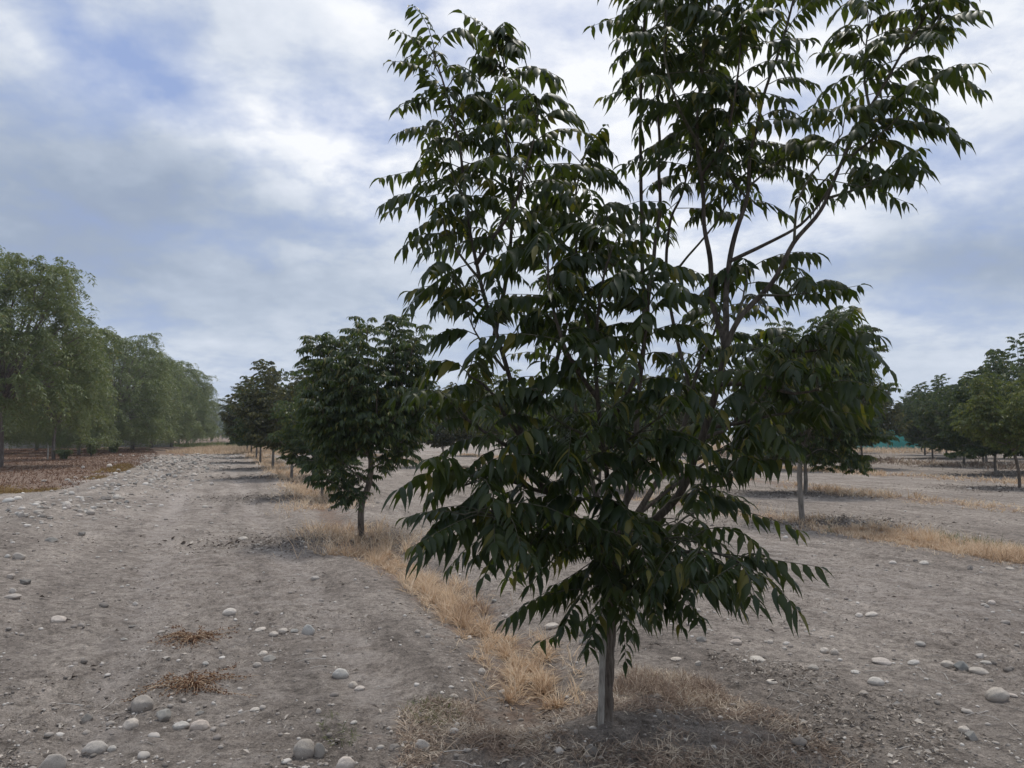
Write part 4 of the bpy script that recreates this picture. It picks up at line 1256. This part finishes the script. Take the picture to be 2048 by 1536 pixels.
def rubble():
    rng = np.random.default_rng(78)
    v0, f0 = icosphere(1)
    n = 1500
    x, y = along(BAND, n, rng, 9.5, 60, 1.1)
    x = x + rng.normal(0, 0.75, n) * (0.6 + y * 0.03)
    w = np.clip(np.exp(rng.normal(math.log(0.045), 0.5, n)) * (0.8 + y * 0.025), 0.015, 0.2)
    rz = rng.uniform(0, 6.28, n)
    V = v0[None] * (1 + rng.normal(0, 0.09, (n, len(v0), 1)))
    V = V * np.stack([w * 0.5, w * rng.uniform(0.3, 0.45, n), w * rng.uniform(0.18, 0.34, n)], 1)[:, None]
    c, s = np.cos(rz)[:, None], np.sin(rz)[:, None]
    X = V[..., 0] * c - V[..., 1] * s; Y = V[..., 0] * s + V[..., 1] * c
    z = ground_h(x, y) + ground_fine(x, y) + w * 0.08
    V = np.stack([X + x[:, None], Y + y[:, None], V[..., 2] + z[:, None]], -1)
    b = Buf(); b.add(V, (f0[None] + (np.arange(n) * len(v0))[:, None, None]).reshape(-1, 3))
    o = obj('rubble', b, M['rubble'])
    tag(o, 'band of small pale rubble along the left edge of the path', 'rubble', kind='stuff')

# small stones beyond counting: one object
def pebbles():
    rng = np.random.default_rng(77)
    v0, f0 = icosphere(1)
    n = 10000
    # by distance: even in picture height
    py = rng.uniform(905, 1560, n) ** 1.0
    px = rng.uniform(-150, 2200, n)
    ok = (fbm(px * 0.012, py * 0.03, 3, 6) + rng.uniform(-0.35, 0.45, n)) > 0
    px, py = px[ok], py[ok]
    XY = np.array([on_ground(a, b) for a, b in zip(px, py)])
    x, y = XY[:, 0], XY[:, 1]
    lz = left_zone(x, y)
    keep = (rng.uniform(0, 1, len(x)) > lz * 0.85) & (y < 60)
    x, y = x[keep], y[keep]
    n = len(x)
    w = np.exp(rng.normal(math.log(0.013), 0.55, n)) * (0.75 + y * 0.06)
    w = np.clip(w, 0.005, 0.10)
    rz = rng.uniform(0, 6.28, n)
    V = v0[None] * (1 + rng.normal(0, 0.10, (n, len(v0), 1)))
    V = V * np.stack([w * 0.55, w * rng.uniform(0.35, 0.5, n), w * rng.uniform(0.2, 0.4, n)], 1)[:, None]
    c, s = np.cos(rz)[:, None], np.sin(rz)[:, None]
    X = V[..., 0] * c - V[..., 1] * s; Y = V[..., 0] * s + V[..., 1] * c
    z = ground_h(x, y) + ground_fine(x, y) + w * 0.08
    V = np.stack([X + x[:, None], Y + y[:, None], V[..., 2] + z[:, None]], -1)
    b = Buf(); b.add(V, (f0[None] + (np.arange(n) * len(v0))[:, None, None]).reshape(-1, 3))
    o = obj('pebbles', b, M['pebble'])
    tag(o, 'small pebbles and clods scattered over the dry soil', 'pebbles', kind='stuff')
pebbles()
rubble()

# ------------------------------------------------------------------ grasses
def blades(buf, x, y, z, L, W, lean, rng, curl=0.9):
    """curved tapered strips; lean 0 upright .. 1 flat"""
    n = len(x)
    a = rng.uniform(0, 6.28, n)
    h = np.stack([np.cos(a), np.sin(a), 0 * a], 1)
    e0 = np.pi / 2 * (1 - lean)
    d0 = h * np.cos(e0)[:, None] + UP * np.sin(e0)[:, None]
    e1 = e0 - curl * rng.uniform(0.3, 1.3, n)
    d1 = h * np.cos(e1)[:, None] + UP * np.sin(e1)[:, None]
    s = np.stack([-np.sin(a), np.cos(a), 0 * a], 1)
    s = unit(s + rng.normal(0, 0.5, (n, 3)))
    B = np.stack([x, y, z], 1)
    vs = []
    for t, w in ((0, 1.0), (0.5, 0.8)):
        c = B + L[:, None] * (d0 * (t - t * t / 2) + d1 * (t * t / 2))
        vs += [c - s * (W * w / 2)[:, None], c + s * (W * w / 2)[:, None]]
    vs.append(B + L[:, None] * (d0 * 0.5 + d1 * 0.5))
    V = np.stack(vs, 1); k = 5
    off = (np.arange(n) * k)[:, None, None]
    st = buf.n
    buf.add(V, (np.array([[0, 1, 3, 2]])[None] + off).reshape(-1, 4))
    buf.f.append((np.array([[2, 3, 4]])[None] + off).reshape(-1, 3) + st)

def grass_strip(name, pts, n, y0, y1, width, hgt, mat, label, seed, pw=1.4, thresh=-0.15, wbl=0.005, lean=(0.05, 0.65), tufted=True):
    rng = np.random.default_rng(seed)
    x, y = along(pts, n, rng, y0, y1, pw)
    x = x + rng.normal(0, 1, n) * width
    if tufted:       # gather into tufts
        q = 0.21
        cx = np.round(x / q) * q + (hash2(np.round(x / q).astype(np.int64), np.round(y / q).astype(np.int64), 3) - 0.5) * q
        cy = np.round(y / q) * q + (hash2(np.round(x / q).astype(np.int64), np.round(y / q).astype(np.int64), 5) - 0.5) * q
        f = rng.uniform(0.3, 0.95, n)
        x = x + (cx - x) * f; y = y + (cy - y) * f
    keep = fbm(x * 1.3, y * 0.9, 3, seed) > thresh
    x, y = x[keep], y[keep]; n = len(x)
    big = 0.6 + 1.0 * smooth(-0.3, 0.5, fbm(x * 1.1, y * 1.1, 2, seed + 5))
    L = hgt * rng.uniform(0.45, 1.25, n) * big
    W = wbl * rng.uniform(0.6, 1.4, n) * np.maximum(1.0, y / 9.0)
    b = Buf()
    blades(b, x, y, ground_h(x, y) - 0.005, L, W, rng.uniform(lean[0], lean[1], n), rng)
    o = obj(name, b, mat)
    tag(o, label, 'grass', kind='stuff')
    return o

grass_strip('straw_grass', STRIP1, 14000, 4.8, 10.8, 0.125, 0.165, M['straw'], 'dry straw coloured grass in the furrow left of the foreground trunk', 301, pw=1.0, thresh=-0.36, wbl=0.0062, lean=(0.05, 1.0))
grass_strip('straw_grass', STRIP1, 15000, 10, 60, 0.42, 0.26, M['straw'], 'dry grass line running under the left row of trees into the distance', 302, pw=1.8, thresh=-0.12, wbl=0.006)
grass_strip('straw_grass', STRIP2, 19000, 8.5, 13.2, 0.32, 0.20, M['straw'], 'thick strip of dry grass reaching the right edge of the photo', 303, pw=1.0, thresh=-0.45, wbl=0.006)
grass_strip('straw_grass', STRIP2, 9000, 13, 60, 0.4, 0.2, M['straw'], 'dry grass line in the second row beyond the pale trunk', 304, pw=1.6, thresh=-0.05, wbl=0.007)
grass_strip('straw_grass', STRIP3, 14000, 14, 60, 0.45, 0.17, M['straw'], 'dry grass line in the third row at right', 305, pw=1.3, thresh=-0.15, wbl=0.008)
grass_strip('straw_grass', STRIP4, 14000, 18, 60, 0.6, 0.22, M['straw'], 'dry grass line under the trees at the right', 306, pw=1.2, thresh=-0.15, wbl=0.010)
grass_strip('straw_grass', STRIP5, 14000, 24, 70, 1.2, 0.35, M['mat_grass'], 'brown weedy grass behind the trees at the right', 307, pw=1.0, thresh=-0.3, wbl=0.012)

def field_grass(name, region, n, hgt, mat, label, seed, wbl=0.006, thresh=-9, lean=(0.2, 0.9), ns=1.0, cat='grass', curl=0.9):
    """region(rng, n) -> x, y"""
    rng = np.random.default_rng(seed)
    x, y = region(rng, n)
    keep = fbm(x * ns, y * ns, 3, seed) + rng.uniform(-0.12, 0.12, len(x)) > thresh
    x, y = x[keep], y[keep]; n = len(x)
    b = Buf()
    L = hgt * rng.uniform(0.4, 1.3, n)
    W = wbl * rng.uniform(0.6, 1.4, n)
    blades(b, x, y, ground_h(x, y) + ground_fine(x, y) + 0.002, L, W, rng.uniform(lean[0], lean[1], n), rng, curl)
    o = obj(name, b, mat)
    tag(o, label, cat, kind='stuff')
    return o

def reg_px(poly):
    """uniform in a picture-space polygon's ground footprint (sampled in ground space)"""
    P = np.array([on_ground(*p) for p in poly])
    def inside(x, y):
        c = np.zeros(len(x), bool)
        j = len(P) - 1
        for i in range(len(P)):
            a = (P[i, 1] > y) != (P[j, 1] > y)
            xs = (P[j, 0] - P[i, 0]) * (y - P[i, 1]) / (P[j, 1] - P[i, 1] + 1e-12) + P[i, 0]
            c ^= a & (x < xs); j = i
        return c
    def f(rng, n):
        xs = []; ys = []; got = 0
        while got < n:
            x = rng.uniform(P[:, 0].min(), P[:, 0].max(), n * 2); y = rng.uniform(P[:, 1].min(), P[:, 1].max(), n * 2)
            k = inside(x + 0.12 * fbm(x * 2, y * 2, 2, 1), y + 0.2 * fbm(x * 2, y * 2, 2, 2))
            xs.append(x[k]); ys.append(y[k]); got += k.sum()
        return np.concatenate(xs)[:n], np.concatenate(ys)[:n]
    return f

field_grass('dead_grass', reg_px([(800, 1430), (960, 1400), (1180, 1420), (1240, 1365), (1400, 1375), (1560, 1430), (1640, 1470), (1760, 1560), (760, 1600), (780, 1500)]), 26000, 0.085,
            M['mat_grass'], 'matted brown dead grass round the foot of the foreground tree', 311, wbl=0.0042, thresh=-0.10, lean=(0.45, 1.0), ns=2.2)
field_grass('dead_grass', reg_px([(1230, 1400), (1250, 1355), (1420, 1370), (1480, 1420), (1400, 1440)]), 3200, 0.095, M['mat_grass'], 'taller tuft of brown dead grass right of the foreground trunk', 312, wbl=0.004, lean=(0.1, 0.8))
field_grass('green_grass', reg_px([(800, 1420), (880, 1410), (920, 1450), (860, 1470), (810, 1450)]), 170, 0.08, M['green_blade'], 'few thin green blades in the dead grass, lower middle', 313, wbl=0.0035, thresh=-0.1, lean=(0.1, 0.8))
field_grass('green_grass', reg_px([(640, 1430), (700, 1425), (710, 1500), (650, 1500)]), 130, 0.06, M['green_blade'], 'faint green sprouts beside the leaning pair of stones', 314, wbl=0.003, thresh=0.0, lean=(0.2, 0.9))
field_grass('green_grass', reg_px([(1640, 1050), (1800, 1060), (2048, 1100), (2060, 1112), (1900, 1095), (1650, 1070)]), 2500, 0.2, M['green_blade'], 'pale greenish blades along the far side of the straw strip at right', 315, wbl=0.006, thresh=0.02, lean=(0.05, 0.6))
# rusty ground cover left of the path
field_grass('rusty_ground_cover', reg_px([(-260, 1010), (0, 1008), (120, 998), (210, 972), (285, 938), (320, 915), (300, 902), (100, 902), (-300, 902)]), 60000, 0.14,
            M['red_cover'], 'rusty brown low ground cover under the pepper trees', 321, wbl=0.022, thresh=-0.5, lean=(0.2, 0.95), ns=0.6, cat='ground cover')
field_grass('ochre_ground_cover', reg_px([(-200, 1015), (0, 1010), (110, 1000), (200, 975), (270, 945), (255, 935), (180, 960), (90, 985), (-200, 990)]), 14000, 0.13,
            M['gold_cover'], 'ochre yellow fringe of the ground cover beside the path', 322, wbl=0.014, thresh=0.0, lean=(0.2, 0.9), ns=0.5, cat='ground cover')
field_grass('far_dry_grass', reg_px([(330, 908), (420, 893), (620, 893), (700, 905), (560, 912), (440, 908)]), 26000, 0.42, M['straw'], 'band of pale orange dry grass across the far end of the path', 323, wbl=0.03, thresh=-0.3, lean=(0.0, 0.6), ns=0.25)
field_grass('far_green_grass', lambda r, n: (r.uniform(-48, -24, n), r.uniform(92, 125, n)), 12000, 0.55, M['green_blade'], 'dull green weeds beyond the far dry grass', 324, wbl=0.05, lean=(0.0, 0.6), ns=0.2)
field_grass('far_dry_grass', lambda r, n: (r.uniform(5, 60, n), r.uniform(62, 100, n)), 26000, 0.5, M['straw'], 'pale dry grass in the distance at right', 325, wbl=0.045, thresh=-0.1, lean=(0.0, 0.6), ns=0.12)

# litter: dry leaf fragments and twigs
def litter(name, region, n, size, mat, label, seed, thresh=-9, ns=1.2):
    rng = np.random.default_rng(seed)
    x, y = region(rng, n)
    keep = fbm(x * ns, y * ns, 3, seed) + rng.uniform(-0.1, 0.1, len(x)) > thresh
    x, y = x[keep], y[keep]; n = len(x)
    a = rng.uniform(0, 6.28, n); L = size * np.exp(rng.normal(0, 0.4, n)); W = L * rng.uniform(0.12, 0.5, n)
    h = np.stack([np.cos(a), np.sin(a), rng.normal(0, 0.25, n)], 1); s = np.stack([-np.sin(a), np.cos(a), rng.normal(0, 0.5, n)], 1)
    c = np.stack([x, y, ground_h(x, y) + ground_fine(x, y) + 0.006 + rng.uniform(0, 0.01, n)], 1)
    up = UP[None] * (L * rng.uniform(0.05, 0.3, n))[:, None]
    V = np.stack([c - h * L[:, None] / 2, c - s * W[:, None] / 2 + up, c + h * L[:, None] / 2, c + s * W[:, None] / 2 + up * 0.5], 1)
    b = Buf(); b.add(V, (np.array([[0, 1, 2], [0, 2, 3]])[None] + (np.arange(n) * 4)[:, None, None]).reshape(-1, 3))
    o = obj(name, b, mat)
    tag(o, label, 'leaf litter', kind='stuff')

def near_area(rng, n):
    y = 3.2 + (26 - 3.2) * rng.uniform(0, 1, n) ** 1.9
    x = rng.uniform(-0.75, 0.75, n) * y
    return x, y
litter('leaf_litter', near_area, 26000, 0.022, M['litter'], 'scattered dry leaf bits over the bare soil', 401, thresh=-0.05)
def under_trees(rng, n):
    c = [(T2[0] - 0.7, T2[1] - 0.5, 1.5), (TR[0] + 0.2, TR[1] - 0.3, 1.5)] + [(t[0] - 0.8, t[1] - 0.4, 1.8) for t in ORCHARD[:26]]
    k = rng.integers(0, len(c), n); C = np.array(c)[k]
    return C[:, 0] + rng.normal(0, 0.65, n) * C[:, 2], C[:, 1] + rng.normal(0, 0.42, n) * C[:, 2]
litter('leaf_litter', under_trees, 42000, 0.045, M['litter'], 'dark fallen leaves under the orchard trees', 402)
litter('leaf_litter', reg_px([(1400, 1290), (1600, 1330), (1900, 1400), (1900, 1560), (1600, 1560), (1480, 1400)]), 3000, 0.021, M['litter'], 'fallen leaves and stems on the soil in the lower right', 403, thresh=-0.05, ns=1.6)
litter('leaf_litter', reg_px([(0, 1470), (300, 1500), (420, 1560), (0, 1600)]), 1500, 0.022, M['litter'], 'dry crumbs of leaf in the lower left corner', 404, thresh=-0.05, ns=2)

def twigs():
    rng = np.random.default_rng(410)
    b = Buf()
    n = 420
    for i in range(n):
        y = 3.4 + 9 * rng.uniform() ** 1.8; x = rng.uniform(-0.72, 0.72) * y
        if rng.uniform() < 0.4:
            x = rng.uniform(0.8, 3.0); y = rng.uniform(3.6, 5.6)
        a = rng.uniform(0, 6.28); L = rng.uniform(0.04, 0.20); k = 4
        t = np.linspace(0, 1, k)
        bend = rng.uniform(-0.3, 0.3)
        xs = x + L * t * math.cos(a) - bend * L * t * t * math.sin(a); ys = y + L * t * math.sin(a) + bend * L * t * t * math.cos(a)
        zs = ground_h(xs, ys) + ground_fine(xs, ys) + 0.004 + 0.01 * np.sin(t * 3.14) * rng.uniform(0, 1)
        tube(b, np.stack([xs, ys, zs], 1), np.linspace(0.0018, 0.0009, k) * rng.uniform(0.7, 1.6), 4, cap=False)
    o = obj('dry_twigs', b, M['pebble'])
    tag(o, 'thin dry twigs and stalks strewn on the soil', 'twigs', kind='stuff')
twigs()

# withered weeds sprawling on the path
def dead_weed(px, py, wpx, label, seed):
    rng = np.random.default_rng(seed)
    x0, y0 = on_ground(px, py)
    root = empty('withered_weed', (x0, y0, gz(x0, y0)))
    W = wpx / F * y0
    sb = Buf(); lb = Buf()
    for i in range(46):
        a = rng.uniform(0, 6.28); L = W * 0.5 * rng.uniform(0.35, 1.05) * (1.0 if abs(math.cos(a)) > 0.5 else 0.8)
        if i > 40: L *= 1.7
        t = np.linspace(0, 1, 8); bend = rng.uniform(-0.5, 0.5)
        xs = L * t * math.cos(a) - bend * L * t * t * math.sin(a); ys = L * t * math.sin(a) + bend * L * t * t * math.cos(a)
        zs = ground_h(x0 + xs, y0 + ys) + ground_fine(x0 + xs, y0 + ys) - gz(x0, y0) + 0.008 + 0.05 * np.sin(np.minimum(1, t * 1.2) * 3.0) * rng.uniform(0.1, 0.9)
        X = np.stack([xs, ys, zs], 1)
        tube(sb, X, np.linspace(0.0022, 0.001, 8), 4, cap=False)
        m = int(70 * L / W) + 6
        s = rng.uniform(0.1, 1, m)
        C = np.stack([np.interp(s, t, X[:, k]) for k in range(3)], 1) + rng.normal(0, 0.012, (m, 3)) * np.array([1, 1, 0.4])
        an = rng.uniform(0, 6.28, m)
        h = np.stack([np.cos(an), np.sin(an), rng.normal(0, 0.5, m)], 1)
        leaflets(lb, C, unit(h), unit(h - UP * 0.6), rng.normal(0, 1, (m, 3)), rng.uniform(0.010, 0.024, m), rng.uniform(0.006, 0.012, m), 2)
    obj('stems', sb, M['straw'], root); obj('withered_leaves', lb, M['weed'], root)
    tag(root, label, 'weed', 'withered weeds flat on the path')
dead_weed(385, 1278, 150, 'upper of the two flat withered brown weeds on the path', 501)
dead_weed(385, 1372, 185, 'lower and wider withered weed, just above the largest egg shaped stone', 502)

# green weed plant by the pepper row
def leafy_weed(px, py, h, label, seed, name='leafy_weed'):
    rng = np.random.default_rng(seed)
    x0, y0 = on_ground(px, py)
    root = empty(name, (x0, y0, gz(x0, y0)))
    sb = Buf(); lb = Buf()
    for i in range(16):
        a = rng.uniform(0, 6.28); sp = rng.uniform(0.15, 0.8) * h
        P = [np.zeros(3), np.array([sp * 0.35 * math.cos(a), sp * 0.35 * math.sin(a), h * 0.5]), np.array([sp * math.cos(a), sp * math.sin(a), h * rng.uniform(0.6, 1.05)])]
        X, r = resample(P, [0.02, 0.012, 0.005], 0.1, 0.05, i)
        tube(sb, X, r, 4, cap=False)
        m = 70
        s = rng.uniform(0.15, 1, m); u = np.linspace(0, 1, len(X))
        C = np.stack([np.interp(s, u, X[:, k]) for k in range(3)], 1)
        an = rng.uniform(0, 6.28, m); hd = np.stack([np.cos(an), np.sin(an), rng.uniform(-0.3, 0.6, m)], 1)
        leaflets(lb, C, unit(hd), unit(hd - UP), rng.normal(0, 1, (m, 3)), rng.uniform(0.12, 0.26, m), rng.uniform(0.04, 0.08, m), 2)
    obj('stems', sb, M['twig'], root); obj('leaves', lb, M['pepper'], root)
    tag(root, label, 'shrub')
leafy_weed(182, 920, 1.5, 'leafy green weed growing below the pepper row right of the flaky trunk', 511)
leafy_weed(128, 927, 0.6, 'small green sprout at the foot of the flaky pepper trunk', 512)
leafy_weed(228, 914, 1.0, 'low pale leafed weed at the right of the taller leafy weed', 513)

# stake at the foreground trunk
def stake():
    by = 4.088; bx = aim(1201, 1475, by)[0]
    b = Buf()
    p0 = np.array([bx, by, gz(bx, by) - 0.05]); p1 = aim(1207, 1232, 4.088)
    k = 14
    t = np.linspace(0, 1, k)[:, None]
    c = p0 + (p1 - p0) * t
    hw, hd = 0.0155, 0.008
    rng = np.random.default_rng(3)
    w = hw * (1 + rng.normal(0, 0.05, (k, 1)))
    top_cut = np.zeros((k, 1)); top_cut[-1] = 0.03
    ang = 0.12
    ex = np.array([math.cos(ang), math.sin(ang), 0]); ey = np.array([-math.sin(ang), math.cos(ang), 0])
    ring = [c - ex * w - ey * hd, c + ex * w - ey * hd + UP * top_cut, c + ex * w + ey * hd + UP * top_cut, c - ex * w + ey * hd]
    V = np.stack(ring, 1)
    i = np.arange(k - 1)[:, None] * 4; j = np.arange(4)[None]; jj = (j + 1) % 4
    b.add(V - p0, np.stack([i + j, i + jj, i + 4 + jj, i + 4 + j], -1).reshape(-1, 4))
    b.f.append(np.array([[4 * (k - 1) + q for q in range(4)]]))
    me = b.mesh('wooden_stake', False)
    o = obj('wooden_stake', me, M['stake']); o.location = p0
    tag(o, 'weathered pale wooden stake standing against the foreground trunk', 'stake')
stake()

# small white post by the pepper trees
def post():
    x, y = on_ground(95, 926)
    root = empty('marker_post', (x, y, gz(x, y)))
    b = Buf(); X = np.array([[0, 0, -0.05], [0.01, 0, 0.35], [0.0, 0, 0.72], [0, 0, 0.76]]); tube(b, X, np.array([0.038, 0.036, 0.035, 0.03]), 10, 0.1, 2)
    obj('shaft', b, simple_mat('whitewashed_post', (0.45, 0.43, 0.40), 0.85), root)
    b = Buf(); X = np.array([[0, 0, 0.755], [0, 0, 0.775], [0, 0, 0.785]]); tube(b, X, np.array([0.045, 0.045, 0.03]), 10)
    obj('cap', b, simple_mat('post_cap', (0.38, 0.36, 0.33), 0.85), root)
    tag(root, 'small whitish post left of the flaky pepper trunk', 'post')
post()

# pale field wall behind the pepper trees, seen between the trunks
def low_wall():
    rng = np.random.default_rng(8)
    root = empty('low_wall', (-38, 60, 0))
    P0 = np.array([-66.0, 52.0]); P1 = np.array([-39.0, 88.0])
    d = (P1 - P0) / np.linalg.norm(P1 - P0); Lw = np.linalg.norm(P1 - P0); nrm = np.array([-d[1], d[0]])
    n = 90
    s = np.linspace(0, Lw, n); top = 1.05 + 0.12 * fbm(s * 0.6, s * 0, 3, 4)
    V = []
    for sg in (-1, 1):
        for zt in (0, 1):
            q = P0[None] + d[None] * s[:, None] + nrm[None] * (0.16 * sg + 0.03 * vnoise(s * 2, s * 0 + sg, 5))[:, None]
            V.append(np.column_stack([q[:, 0] + 38, q[:, 1] - 60, np.where(zt, top, -0.1)]))
    V = np.stack(V, 1)
    i = np.arange(n - 1)[:, None] * 4
    F_ = np.concatenate([i + np.array([[0, 4, 5, 1]]), i + np.array([[1, 5, 7, 3]]), i + np.array([[3, 7, 6, 2]])])
    b = Buf(); b.add(V.reshape(-1, 3), F_)
    obj('wall_face', b, simple_mat('pale_render', (0.36, 0.34, 0.31), 0.9, 0.25, 1.5), root)
    b = Buf()
    V2 = V.copy(); V2[:, :, 2] = V2[:, :, 2]
    cap = []
    for sg, z0 in ((-1, 0.002), (-1, 0.09), (1, 0.09), (1, 0.002)):
        q = P0[None] + d[None] * s[:, None] + nrm[None] * 0.21 * sg
        cap.append(np.column_stack([q[:, 0] + 38, q[:, 1] - 60, top + z0]))
    C = np.stack(cap, 1)
    F2 = np.concatenate([i + np.array([[0, 4, 5, 1]]), i + np.array([[1, 5, 6, 2]]), i + np.array([[2, 6, 7, 3]]), i + np.array([[3, 7, 4, 0]])])
    b.add(C.reshape(-1, 3), F2)
    obj('coping', b, simple_mat('wall_coping', (0.42, 0.40, 0.37), 0.9), root)
    tag(root, 'low pale wall seen between the pepper trunks at far left', 'wall')
low_wall()

# teal shade net house far at the right
def net_house():
    x0, y0 = 41.0, 78.0
    root = empty('shade_house', (x0, y0, 0))
    net = simple_mat('teal_shade_net', (0.03, 0.26, 0.23), 0.6, 0.2, 2.0)
    netr = simple_mat('pale_shade_net', (0.22, 0.42, 0.42), 0.6, 0.2, 2.0)
    pm = simple_mat('grey_pole', (0.2, 0.19, 0.18), 0.8)
    L, D, Hh = 6.0, 8.0, 3.2
    xs = np.linspace(-L / 2, L / 2, 7)
    for x in xs:
        for yy in (0, D):
            b = Buf(); tube(b, np.array([[x, yy, -0.1], [x + 0.02, yy, 1.4], [x, yy, Hh + 0.05]]), np.array([0.06, 0.055, 0.05]), 8)
            obj('pole', b, pm, root)
    def sheet(name, A, B, C, D_, nu, nv, amp, mat):
        u = np.linspace(0, 1, nu)[:, None, None]; v = np.linspace(0, 1, nv)[None, :, None]
        P = (A * (1 - u) * (1 - v) + B * u * (1 - v) + C * u * v + D_ * (1 - u) * v)
        nn = unit(np.cross(B - A, D_ - A)[None])[0]
        uu, vv = u[..., 0] + 0 * v[..., 0], v[..., 0] + 0 * u[..., 0]
        sag = amp * (np.sin(uu * np.pi * 6) ** 2 * np.sin(vv * np.pi)) + amp * 0.6 * fbm(uu * 20, vv * 6, 2, 7)
        P = P + nn * sag[..., None]
        i = np.arange(nu - 1)[:, None] * nv; j = np.arange(nv - 1)[None]
        Fq = np.stack([i + j, i + j + 1, i + nv + j + 1, i + nv + j], -1).reshape(-1, 4)
        b = Buf(); b.add(P.reshape(-1, 3), Fq)
        o = obj(name, b, mat, root)
        md = o.modifiers.new('thick', 'SOLIDIFY'); md.thickness = 0.01
    A = np.array
    sheet('net_wall', A([-L / 2, -0.07, 0]), A([L / 2, -0.07, 0]), A([L / 2, -0.07, 2.1]), A([-L / 2, -0.07, 2.1]), 60, 8, 0.12, net)
    sheet('net_wall', A([-L / 2 - 0.07, 0, 0]), A([-L / 2 - 0.07, D, 0]), A([-L / 2 - 0.07, D, 2.1]), A([-L / 2 - 0.07, 0, 2.1]), 40, 8, 0.12, net)
    sheet('net_roof', A([-L / 2, 0, Hh + 0.06]), A([L / 2, 0, Hh + 0.06]), A([L / 2, D, Hh + 0.26]), A([-L / 2, D, Hh + 0.26]), 60, 20, -0.15, netr)
    tag(root, 'teal shade net shelter on poles far behind the trees at right', 'shade house')
net_house()

# ------------------------------------------------------------------ haze
def haze():
    b = Buf()
    X0, X1, Y0, Y1, Z0, Z1 = -160, 160, -30, 240, -1.0, 14.5
    V = np.array([[x, y, z] for x in (X0, X1) for y in (Y0, Y1) for z in (Z0, Z1)], float)
    b.add(V, np.array([[0, 1, 3, 2], [4, 6, 7, 5], [0, 4, 5, 1], [2, 3, 7, 6], [0, 2, 6, 4], [1, 5, 7, 3]]))
    m = bpy.data.materials.new('haze_air'); m.use_nodes = True
    nt = m.node_tree; nt.nodes.clear()
    out = nt.nodes.new('ShaderNodeOutputMaterial'); v = nt.nodes.new('ShaderNodeVolumePrincipled')
    v.inputs['Color'].default_value = (0.80, 0.88, 1.0, 1)
    v.inputs['Density'].default_value = 0.0006
    v.inputs['Anisotropy'].default_value = 0.2
    nt.links.new(v.outputs[0], out.inputs['Volume'])
    o = obj('haze', b, m)
    tag(o, 'thin bluish haze in the air over the orchard', 'haze', kind='stuff')
USE_HAZE = True
if USE_HAZE:
    haze()
